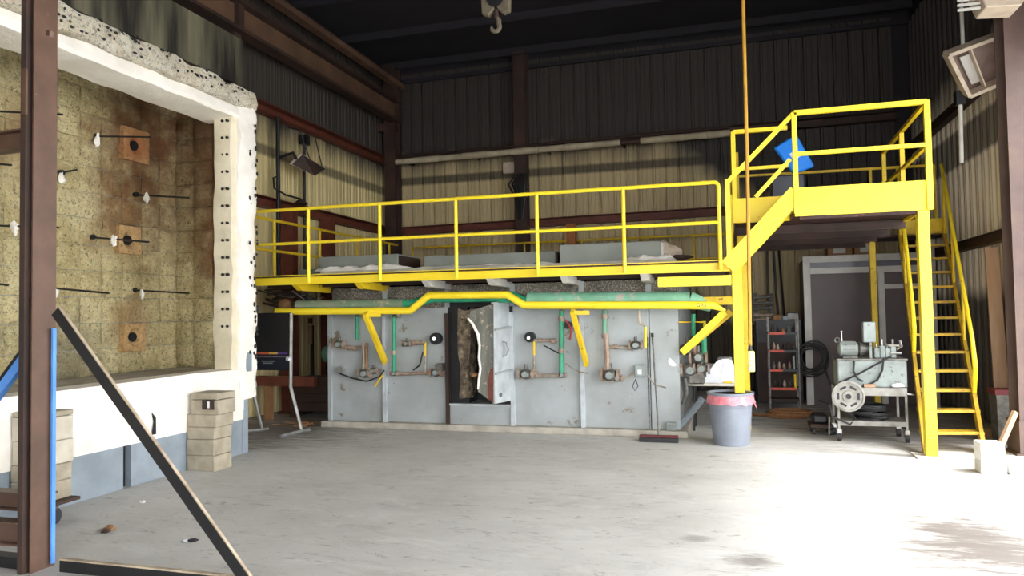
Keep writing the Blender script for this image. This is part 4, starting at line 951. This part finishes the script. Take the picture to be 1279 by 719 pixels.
G().box(a.x-.1, -6.66, 12.03, 12.7, .1, .72).build('body', BLACK, t); G().box(a.x-.1, a.x, 12.0, 12.7, 0, .12).build('foot', DKBRN, t); G().box(-6.76, -6.66, 12.0, 12.7, 0, .12).build('foot', DKBRN, t)
q = at(330, 488, 'Y', 11.6); tag(G().box(q.x-.1, q.x+1.1, 11.5, 11.6, .62, .8).build('red_beam', REDOX), 'short red brown beam end behind the display stand', 'beam')
tag(G().box(q.x+.05, q.x+.2, 11.52, 11.6, 0, .62).build('timber_prop', CARD), 'tan timber prop under the red brown beam', 'prop')
t = thing('timber_shelf_panel', 'reddish and tan boards above the low green duct', 'boards', (-7.0, 13.6, 1.5))
for y0, y1, m in ((397, 404, REDOX), (406, 430, PLY)): a, b = at(366, y1, 'Y', 13.6), at(389, y0, 'Y', 13.6); G().box(a.x, b.x, 13.6, 13.64, a.z, b.z).build('board', m, t)
G().box(a.x, a.x+.06, 13.64, 13.7, 0, b.z).build('upright', DKBRN, t); G().box(b.x-.06, b.x, 13.64, 13.7, 0, b.z).build('upright', DKBRN, t)
t = thing('floor_rag_pile', 'yellowish straw like scraps on the floor left of the furnace curb', 'scraps', (-6.8, 11.1, 0))
g = G()
for k in range(26):
    p = V((-6.95+random.uniform(-.35, .2), 11.0+random.uniform(-.25, .25), .02+.02*random.random())); a_ = random.uniform(0, 6.28); g.bar(p, p+V((math.cos(a_)*.16, math.sin(a_)*.16, .02)), .02, .012)
o = g.build('straw', HOSE, t); o['kind'] = 'stuff'
# cables and hoses tangled at the upper left under the platform
t = thing('hanging_hoses', 'tangle of dark hoses under the left end of the platform', 'hoses', (-7, 11, 2))
for k in range(9):
    x0 = 318+random.uniform(0, 30); y0 = 362+random.uniform(0, 22); G().tube([at(x0, y0, 'Y', 11.6), at(x0+22, y0+random.uniform(-10, 12), 'Y', 11.3), at(x0+44, y0+random.uniform(-6, 10), 'Y', 11.4), at(x0+60, 382+random.uniform(-12, 4), 'Y', 11.5)], random.choice((.015, .022, .03)), 6).build('hose', random.choice((BLACK, VALVE, RUST, DKBRN)), t, smooth=True)
G().ball(at(356, 381, 'Y', 11.3), .12, 1, 1, 1, 12, 8).build('float_valve', CARD, t, smooth=True)

# ================================================================== TRASH CAN, TABLE, BROOM
c = V((.03, 10.42, 0)); c = at(914, 558, 'Z', 0); c.y += .24
t = thing('trash_can', 'grey round plastic trash can with a pink liner by the yellow column', 'trash can', c)
hgt = .70
G().lathe([(.235, 0), (.245, .02), (.28, .5), (.283, .52), (.29, .53), (.292, .66), (.305, .665), (.305, .70), (.28, .70), (.27, .66), (.22, .05)], c, 32).build('can_body', CANM, t, smooth=True)
g = G(); n = 48; rg = []
for i in range(n):
    a_ = 2*math.pi*i/n; d = V((math.cos(a_), math.sin(a_), 0)); fl = .10+.03*noise.noise(V((i*.5, 3, 1)))+(.06 if abs((a_ % math.pi)) < .25 or abs(a_ % math.pi-math.pi) < .25 else 0)
    r_ = .302+.012*noise.noise(V((i*.9, 7, 1)))
    rg.append([g.bm.verts.new(c+d*(.27)+V((0, 0, .62))), g.bm.verts.new(c+d*.285+V((0, 0, .69))), g.bm.verts.new(c+d*.309+V((0, 0, .686))), g.bm.verts.new(c+d*(r_+.008)+V((0, 0, .665))), g.bm.verts.new(c+d*(r_+.02+.02*(fl > .13))+V((0, 0, .67-fl)))])
for i in range(n):
    for j in range(1, 4): g.bm.faces.new((rg[i][j], rg[(i+1) % n][j], rg[(i+1) % n][j+1], rg[i][j+1]))
    g.bm.faces.new((rg[i][0], rg[(i+1) % n][0], rg[(i+1) % n][1], rg[i][1]))
g.build('liner_bag', PINK, t, smooth=True)
tag(G().lathe([(.285, .693), (.316, .69), (.316, .722), (.285, .722), (.283, .693)], c, 32).build('rim', CANM, t, smooth=True), 'grey rim over the bag')
for s in (-1, 1): G().box(c.x+s*.30-.03, c.x+s*.30+.03, c.y-.06, c.y+.06, .58, .61).build('handle', CANM, t)

Yt = 11.6
t = thing('folding_table', 'pale topped folding table behind the trash can', 'table', (-.1, Yt+.3, 0))
x0, x1 = at(857, 480, 'Y', Yt).x, at(926, 480, 'Y', Yt).x; zt = .745
G().box(x0, x1+.05, Yt, Yt+.65, zt-.045, zt).build('tabletop', TABLET, t, bevel=.008)
for x in (x0+.12, x1-.1):
    for y in (Yt+.08, Yt+.57): G().tube([(x, y, zt-.05), (x+.0, y, .35), (x-.02, y, 0)], .016, 6).build('leg', BLACK, t)
    G().tube([(x, Yt+.08, .3), (x, Yt+.57, .3)], .012, 6).build('brace', BLACK, t)
a, b = at(868, 447, 'Y', Yt+.2).x, at(918, 447, 'Y', Yt+.2).x
g = G(); g.box(a+.23, b, Yt+.12, Yt+.5, zt, zt+.36); g.subdivide(4); g.rough(.05, 4.5, 2); 
for v in g.bm.verts:
    if v.co.z < zt+.03: v.co.z = zt+.002
    if v.co.z > zt+.2: v.co.x += (.12 if v.co.x < (a+b)/2+.15 else -.06)*(v.co.z-zt-.2)/.16
tag(g.build('plastic_bundle', WHITEP, None, smooth=True), 'large crumpled white plastic bundle on the folding table', 'bundle')
g = G(); g.box(a, a+.4, Yt+.05, Yt+.3, zt, zt+.19); g.subdivide(3); g.rough(.03, 6, 5)
for v in g.bm.verts:
    if v.co.z < zt+.03: v.co.z = zt+.002
tag(g.build('plastic_tub', WHITEP, None, smooth=True), 'white box at the left front of the folding table', 'box')
g = G(); g.box(a+.02, a+.3, Yt+.34, Yt+.5, zt, zt+.27); tag(g.build('grey_sheet', STEELL, bevel=.01), 'upright pale sheet behind the white box on the table', 'sheet')
c = at(910, 474, 'Y', Yt+.1); tag(G().box(c.x-.07, c.x+.05, Yt+.03, Yt+.1, zt, zt+.025).build('yellow_note', YELD, bevel=.005), 'small yellow packet on the table edge', 'packet')

# broom leaning on the furnace, and a rod
h0 = at(823, 549, 'Y', 10.6); h0.z = .05; h1 = at(815, 421, 'Y', YF-.06)
t = thing('push_broom', 'push broom with dark red head leaning on the furnace', 'broom', (h0.x, 10.6, 0))
G().box(h0.x-.27, h0.x+.27, 10.55, 10.64, .065, .095).build('broom_head', BROOM, t, bevel=.008); G().box(h0.x-.27, h0.x+.27, 10.54, 10.65, .002, .065).build('bristles', BLACK, t)
G().tube([V((h0.x, 10.6, .09)), h1], .013, 8).build('handle', VALVE, t); G().cyl(h1, h1+(h1-h0).normalized()*.06, .02, n=8).build('grip', BLACK, t)
p, q = at(809, 421, 'Y', YF-.04), at(811, 518, 'Y', YF-.09); q.z = .102; tag(G().tube([q, p], .014, 8).build('steel_rod', VALVE), 'long dark rod leaning beside the broom on the furnace', 'rod')
c = at(838, 526, 'Y', YF-.1); tag(G().box(c.x-.07, c.x+.07, YF-.10, YF-.02, .102, .22).build('small_grey_box', GREYM, bevel=.006), 'small grey box on the furnace curb near the right end', 'box')

# ================================================================== RIGHT REAR: BOOTH, SHELF, CART
Yb = 15.2
t = thing('dark_booth', 'dark brown panelled booth with pale grey frame under the upper landing', 'booth', (2.4, Yb+.6, 0))
def bp(x, y): return at(x, y, 'Y', Yb)
xa, xb, zt_ = bp(1005, 400).x, 3.56, bp(1003, 320).z
G().box(xa+.05, xb, Yb+.06, Yb+1.3, 0, zt_-.05).build('carcass', BOOTH, t)
xs = bp(1102, 400).x
def fr_(x0, x1, z0, z1, nm='frame_rail', m=BOOTHF): return G().box(x0, x1, Yb, Yb+.06, z0, z1).build(nm, m, t, bevel=.004)
z2, z3 = bp(1003, 335).z, bp(1003, 342.5).z
fr_(xa, xa+.13, 0, zt_, 'frame_post'); fr_(xa+.13, xb, zt_-.13, zt_); fr_(xa+.13, xb, z3-.0, z2); fr_(xs-.05, xs+.06, .05, z3, 'frame_post')
fr_(xs+.06, xb, bp(1115, 357).z-.05, bp(1115, 357).z+.04); fr_(xb-.08, xb, .05, z3, 'frame_post')
G().box(xa+.13, xs-.05, Yb+.03, Yb+.06, .06, z3).build('door_panel', BOOTH, t); G().box(xs+.06, xb-.08, Yb+.03, Yb+.06, .06, bp(1115, 357).z-.05).build('door_panel', BOOTH, t)
G().box(xa+.13, xb, Yb+.03, Yb+.06, z2, zt_-.13).build('transom_panel', mat('navy_transom', (52, 48, 62), (46, 42, 56), .3), t)
for i, x in enumerate((1037, 1071)):
    c = bp(x, 312); o = thing('cardboard_box', ('left', 'right')[i]+' cardboard box with a pale label on top of the dark booth', 'box', (c.x, Yb+.4, zt_))
    G().box(c.x-.02, c.x+.42-.03*i, Yb+.2, Yb+.6, zt_-.0, zt_+.3).build('carton', CARD, o); G().box(c.x+.08, c.x+.3, Yb+.19, Yb+.2, zt_+.05, zt_+.22).build('label', BOOTHF, o)

Ys = 14.2
t = thing('tool_shelf', 'narrow open shelf rack with orange shelf edges near the booth', 'shelf', (1, Ys, 0))
def hp(x, y): return at(x, y, 'Y', Ys)
xa, xb = hp(961, 450).x, hp(998, 450).x
for x in (xa, xb):
    for y in (Ys, Ys+.4): G().bar((x, y, 0), (x, y, 1.72), .022, .022).build('upright', VALVE, t)
lv = [hp(978, y).z for y in (415, 437, 461, 484)]
for i, z in enumerate(lv):
    o = G().box(xa, xb, Ys, Ys+.42, z-.04, z).build('shelf_board', BLACK, t); G().box(xa+.015, xa+(xb-xa)*(.55, .5, .45, .9)[i], Ys-.012, Ys, z-.04, z+.005).build('orange_edge', ORANGE, o)
G().box(xa, xb, Ys, Ys+.42, .18, .22).build('shelf_board', DKBRN, t)
for i, z in enumerate(lv):
    for k in range(5):
        x = xa+.08+k*.09+random.uniform(-.01, .01); hgt = random.uniform(.05, .12); m = random.choice((BLACK, BLACK, DKBRN, VALVE, RUST, CARD))
        tag(G().lathe([(.025, 0), (.03, hgt*.6), (.018, hgt), (.012, hgt+.03)], (x, Ys+.12+.06*(k % 2), z), 8).build('small_bottle', m), '%s small container on the %s shelf of the orange edged rack' % (('first', 'second', 'third', 'fourth', 'fifth')[k], ('top', 'second', 'third', 'lowest')[i]), 'container', 'small things on the tool shelf')
for i, (x, m) in enumerate(((hp(978, 0).x, GREYM), (hp(979, 0).x, YELD))):
    z = lv[i+2]; tag(G().cyl((x, Ys+.05, z), (x, Ys+.05, z+.24), .02, n=8).build('spray_tube', m), ('grey', 'yellow')[i]+' slim tube standing on the tool shelf', 'tube')
# junk left of the shelf, hanging pipe bundle
t = thing('pipe_rack', 'dark rack of stacked pipes on the back wall left of the tool shelf', 'rack', (.6, 15.6, 0))
for k in range(7):
    a, b = at(941, 372+k*7, 'Y', 15.8), at(966, 370+k*7+random.uniform(-2, 3), 'Y', 15.8); G().cyl(a, b, .035, n=8).build('pipe', random.choice((VALVE, DKBRN, RUST)), t)
for x in (943, 963): a = at(x, 366, 'Y', 15.86); G().box(a.x-.03, a.x+.03, 15.84, 15.9, 0, a.z).build('upright', BLACK, t)
a, b = at(966, 470, 'Y', 15.4), at(1000, 378, 'Y', 15.4)
t = thing('dark_cabinet', 'dark cabinet behind the tool shelf beneath cables', 'cabinet', ((a.x+b.x)/2, 15.6, 0))
G().box(a.x-.3, b.x, 15.4, 15.75, 0, at(980, 400, 'Y', 15.4).z).build('carcass', BLACK, t); G().box(a.x-.28, b.x-.02, 15.38, 15.4, .05, 1.2).build('door', DKBRN, t)
for i, (x, y, s, m, lab) in enumerate(((971, 393, .09, CARD, 'small tan parcel on the dark cabinet'), (990, 388, .12, VALVE, 'grey machine part on the dark cabinet'), (981, 398, .07, BLUEG, 'small blue grey tin on the dark cabinet'))):
    c = at(x, y, 'Y', 15.45); zt2 = at(980, 400, 'Y', 15.4).z; tag(G().box(c.x-s, c.x+s, 15.41, 15.6, zt2, zt2+s*1.3).build('parcel', m, bevel=.02), lab, 'parcel')
for k, x in enumerate((958, 966, 972)):
    a = at(x, 306, 'Y', 17.35); tag(G().tube([a, V((a.x+.03*k, 17.36, 2.2)), V((a.x+.1, 17.36, 1.3))], .025, 6).build('wall_cable', BLACK), ('left', 'middle', 'right')[k]+' black cable hanging down the back wall right of the yellow columns', 'cable')
# hose coils
t = thing('hose_coil', 'black hose coil hanging on the pale booth post', 'hose', at(1013, 446, 'Y', 14.9))
c = at(1013, 446, 'Y', 14.95)
for k in range(9): G().torus(c+V((random.uniform(-.05, .07), -.025*k+.05, random.uniform(-.06, .03))), .20+.03*(k % 4), .014, (0.1, 1, .05), 28, 6, 1.1, .03).build('hose_loop', RUBB, t, smooth=True)
G().tube([c+V((.2, -.1, -.15)), c+V((.3, -.2, -.5)), c+V((.55, -.4, -.75))], .02, 6).build('hose_tail', RUBB, t)
G().bar(c+V((0, .1, .22)), c+V((0, .3, .22)), .03, .03).build('hook', VALVE, t)
c = V((.95, 13.4, .03)); t = thing('rope_coil', 'tan rope coil lying on the floor before the tool shelf', 'rope', c)
for k in range(5): G().torus(c+V((.02*k, .01*k, .02*k)), .30+.03*(k % 3), .022, (0, 0, 1), 30, 6, .75, .04).build('rope_loop', HOSE, t, smooth=True)
G().tube([c+V((-.3, 0, 0)), c+V((-.55, .1, 0)), c+V((-.7, -.05, 0))], .022, 6).build('rope_end', HOSE, t)

# ---- hydraulic cart
Y0 = 11.15
def cp(x, y, Y=Y0): return at(x, y, 'Y', Y)
xa, xb = cp(1046, 500).x, cp(1133, 500).x; Y1 = Y0+.55
t = CT = thing('steel_cart', 'grey steel two shelf cart on casters carrying a hydraulic power unit', 'cart', ((xa+xb)/2, Y0+.27, 0))
z1, z2 = cp(1090, 494).z, cp(1090, 484).z; zb1, zb2 = cp(1090, 532).z, cp(1090, 526).z
G().box(xa, xb, Y0, Y1, z2-.012, z2).build('top_shelf', CARTM, t); G().box(xa, xb, Y0-.004, Y0+.01, z1, z2).build('shelf_lip', CARTM, t)
G().box(xa, xb, Y0, Y1, zb2-.012, zb2).build('bottom_shelf', CARTM, t); G().box(xa, xb, Y0-.004, Y0+.01, zb1, zb2).build('shelf_lip', CARTM, t)
for x in (xa+.012, xb-.012):
    for y in (Y0+.012, Y1-.012):
        G().bar((x, y, .16), (x, y, z2), .03, .03).build('leg', CARTM, t)
        o = G().cyl((x-.022, y, .062), (x+.022, y, .062), .06, n=16).build('caster', RUBB, t); G().box(x-.03, x+.03, y-.03, y+.03, .1, .17).build('fork', CHROME, o); G().cyl((x-.026, y, .062), (x+.026, y, .062), .03, n=10).build('hub', CHROME, o)
tx0, tx1 = cp(1047, 460).x, cp(1134, 460).x; tz1 = cp(1090, 450).z
t = thing('hydraulic_power_unit', 'grey hydraulic tank with motor and valves on the steel cart', 'power unit', ((tx0+tx1)/2, Y0+.3, z2))
G().box(tx0, tx1, Y0+.06, Y1-.04, z2+.0, tz1).build('tank', GREYM, t, bevel=.012); G().box(tx0-.01, tx1+.01, Y0+.04, Y1-.02, tz1, tz1+.02).build('tank_lid', VALVE, t)
m0, m1 = cp(1050, 438), cp(1076, 438); my = Y0+.3; mz = m0.z+.01
o = G().lathe([(.06, 0), (.105, .03), (.11, .06), (.11, m1.x-m0.x-.03), (.08, m1.x-m0.x)], (m0.x, my, mz), 20, (1, 0, 0)).build('motor', GREYM, t, smooth=True)
for k in range(10): a_ = 2*math.pi*k/10; G().box(m0.x+.06, m1.x-.04, my-.004+.108*math.cos(a_), my+.004+.114*math.cos(a_), mz-.006+.113*math.sin(a_), mz+.006+.113*math.sin(a_)).build('cooling_fin', VALVE, o)
G().box(m0.x+.05, m1.x-.02, my-.14, my-.06, mz-.12, tz1+.02 if tz1+.02 > mz-.12 else mz-.1).build('motor_foot', VALVE, t)
G().lathe([(.09, 0), (.11, .02), (.07, .1), (.05, .14)], (m1.x, my, mz), 16, (1, 0, 0)).build('bell_housing', VALVE, t)
G().cyl((m0.x+.06, my, mz+.1), (m0.x+.06, my, mz+.24), .008, n=8).build('eye_rod', CHROME, t); G().ball((m0.x+.06, my, mz+.25), .018).build('eye_knob', CHROME, t); G().torus((m0.x+.0, my, mz+.13), .035, .01, (0, 1, 0), 12, 5).build('lifting_eye', VALVE, t)
b0, b1 = cp(1081, 428), cp(1096, 402); G().box(b0.x, b1.x, Y0+.15, Y0+.27, b0.z, b1.z).build('switch_box', GREYM, t, bevel=.01); G().bar((b0.x+.1, Y0+.21, tz1), (b0.x+.1, Y0+.21, b0.z), .03, .02).build('switch_post', GREYM, t)
for k in range(4):
    c = cp(1099+7*k, 441-(k % 2)*3); G().box(c.x-.035, c.x+.035, Y0+.2, Y0+.3, tz1+.02, c.z+.06).build('valve_block', random.choice((VALVE, GREYM)), t, bevel=.01); G().cyl((c.x, Y0+.25, c.z+.05), (c.x, Y0+.25, c.z+.12+.03*(k % 2)), .015, n=8).build('valve_stem', CHROME, t)
for k in range(2): c = cp(1118+3*k, 432+10*k); G().cyl(c+V((-.05, .2, 0)), c+V((.09, .2, 0)), .018, n=8).build('fitting', CHROME, t)
G().tube([cp(1124, 425, Y0+.2), cp(1126, 432, Y0+.2), cp(1120, 436, Y0+.2)], .016, 6).build('elbow_pipe', CHROME, t)
for pts in (((1067, 450), (1066, 463), (1072, 473), (1078, 476)), ((1104, 446), (1102, 462), (1096, 474), (1086, 480)), ((1112, 445), (1094, 455), (1074, 466), (1048, 478))):
    G().tube([cp(x, y, Y0+.02) for x, y in pts], .014, 6).build('hydraulic_hose', RUBB, t, smooth=True)
c = cp(1060, 495, Y0-.12); t = thing('hose_reel', 'round white reel with slotted face hung on the cart front', 'reel', c)
G().lathe([(.205, 0), (.215, .01), (.215, .03), (.19, .035), (.185, .022), (.08, .02), (.075, .04), (.03, .045)], c+V((0, .05, 0)), 32, (0, -1, 0)).build('reel_flange', CARTM, t, smooth=True)
for k in range(6): a_ = 2*math.pi*k/6; d = V((math.cos(a_), 0, math.sin(a_))); e = V((-d.z, 0, d.x)); G().bar(c+d*.13-e*.045+V((0, .028, 0)), c+d*.13+e*.045+V((0, .028, 0)), .03, .012, (0, 1, 0)).build('slot', BLACK, t)
G().cyl(c+V((0, -.01, 0)), c+V((0, .05, 0)), .035, n=16).build('hub', BLACK, t); G().cyl(c+V((0, .06, 0)), c+V((0, .115, 0)), .19, n=24).build('wound_hose', RUBB, t)
tag(G().box(cp(1079, 487).x, cp(1094, 487).x, Y0+.0, Y0+.05, z2+.001, z2+.05).build('wood_offcut', PLY, bevel=.004), 'tan wood offcut on the cart top shelf beside the reel', 'offcut')
g = G(); c = cp(1121, 483, Y0+.03); g.ball((c.x, Y0+.03, z2+.032), .05, 1.8, .5, .6, 10, 6, .3); tag(g.build('white_rag', WHITEP, None, smooth=True), 'white rag on the cart top shelf at the right', 'rag')
t = thing('cart_hose_coil', 'black hose heap on the lower shelf of the steel cart', 'hose', ((xa+xb)/2, Y0+.27, zb2))
for k in range(9): G().torus(V(((xa+xb)/2+random.uniform(-.1, .12), Y0+.27, zb2+.02+.022*k)), .19+.02*random.random(), .018, (random.uniform(-.06, .06), random.uniform(-.08, .08), 1), 26, 6, 1.0, .05).build('hose_loop', RUBB, t, smooth=True)
G().tube([cp(1047, 480), cp(1052, 508), cp(1068, 522, Y0+.1), cp(1062, 530, Y0-.05), cp(1040, 520, Y0-.05), cp(1036, 505, Y0), cp(1024, 500, Y0+.5)], .014, 6).build('hose_tail', RUBB, t, smooth=True)
G().tube([cp(1133, 492), cp(1142, 493)], .012, 6).build('push_handle', CHROME, CT)
c = at(1032, 545, 'Z', 0); t = thing('low_floor_dolly', 'low dark dolly on the floor left of the steel cart', 'dolly', c)
G().box(c.x-.2, c.x+.12, c.y+.1, c.y+.5, .1, .16).build('deck', DKBRN, t, bevel=.01); G().box(c.x-.16, c.x+.05, c.y+.15, c.y+.45, .161, .3).build('load', BLACK, t, bevel=.03)
for x in (-.15, .08):
    for y in (.15, .45): G().cyl((c.x+x-.02, c.y+y, .05), (c.x+x+.02, c.y+y, .05), .05, n=12).build('wheel', RUBB, t)
G().tube([(c.x+.05, c.y+.1, .02), (c.x+.06, c.y+.08, .28)], .01, 6).build('handle', BOOTHF, t)

# ---- brown board, bin, pallet wood, white blocks near the doorway
a = at(1238, 505, 'X', 3.55)
t = thing('leaning_board', 'tall tan board leaning against the right wall behind the column', 'board', (3.5, 12.0, 0))
n = 12; L1 = []; L2 = []
for k in range(n+1):
    f = k/n; z = .1+2.62*f; yy = 12.0+.25*f; l = at(1238-6*f, 360, 'Y', yy); rr_ = at(1251+7.5*math.sin(math.pi*min(1, f*1.05+.0))**.8, 360, 'Y', yy)
    L1.append(V((l.x, yy, z))); L2.append(V((min(rr_.x, 3.86), yy, z)))
g = G(); g.prism(L1+L2[::-1], (.0, .03, 0)); g.build('board_sheet', PLY, t)
tag(G().box(3.5, 3.84, 11.9, 12.1, .0, .1).build('board_batten', PLY, t), 'floor batten')
t = thing('grey_bin', 'dark grey bin with a red rim beside the leaning board', 'bin', (3.3, 11.3, 0))
bx, by = 3.60, 11.4; g = G(); g.hexa([(bx-.13, by-.13, 0), (bx+.13, by-.13, 0), (bx+.13, by+.13, 0), (bx-.13, by+.13, 0), (bx-.15, by-.15, .66), (bx+.15, by-.15, .66), (bx+.15, by+.15, .66), (bx-.15, by+.15, .66)]); g.build('bin_body', VALVE, t)
G().box(bx-.165, bx+.165, by-.165, by+.165, .66, .73).build('rim', BROOM, t)
tag(G().bar((3.1, 10.2, .03), (3.38, 10.38, .55), .04, .07).build('timber_stick', PLY), 'pale timber stick leaning on the column pedestal', 'stick')
for i, (x, y, z, l, h, lab) in enumerate(((2.785, 9.36, 0, .25, .14, 'lower white block in the small stack by the right column'), (2.78, 9.36, .14, .24, .2, 'upper white block in the small stack by the right column'), (3.12, 9.36, 0, .36, .17, 'white block at the right edge of the picture'))):
    g = block_mesh(l, .24, h, 40+i)
    for v in g.bm.verts: v.co += V((x, y, z))
    tag(g.build('white_block', CONCW), lab, 'block', 'white blocks by the right column')
t = thing('door_track', 'pale vertical door track with a slanted rod right of the brown column', 'track', (3.8, 10.7, 0))
G().box(3.8, 3.9, 10.45, 10.6, 0, 4.9).build('track', BROWN, t); G().tube([(3.84, 10.2, 3.9), (3.86, 10.44, 1.6)], .02, 6).build('rod', CHROME, t); G().tube([(3.81, 10.2, 3.7), (3.83, 10.44, 1.5)], .012, 6).build('rod', CHROME, t)

# scraps on the floor
for i, (x, y, s, lab) in enumerate(((137, 662, .05, 'brown scrap of fibre on the floor left of centre'), (132, 665, .035, 'smaller dark crumb beside the brown scrap on the floor'), (241, 676, .03, 'dark crumb on the floor near the diagonal brace'), (232, 676, .022, 'pale crumb next to the dark crumb by the diagonal brace'), (178, 628, .03, 'pale crumb on the floor before the furnace base'))):
    c = at(x, y, 'Z', 0); g = G(); g.ball((c.x, c.y, s*.45), s, 1.3, 1, .5, 8, 6, .6)
    for v in g.bm.verts: v.co.z = max(v.co.z, .001)
    tag(g.build('floor_scrap', (CARD, DKBRN, BLACK, WHITEP, BOOTHF)[i]), lab, 'scrap')
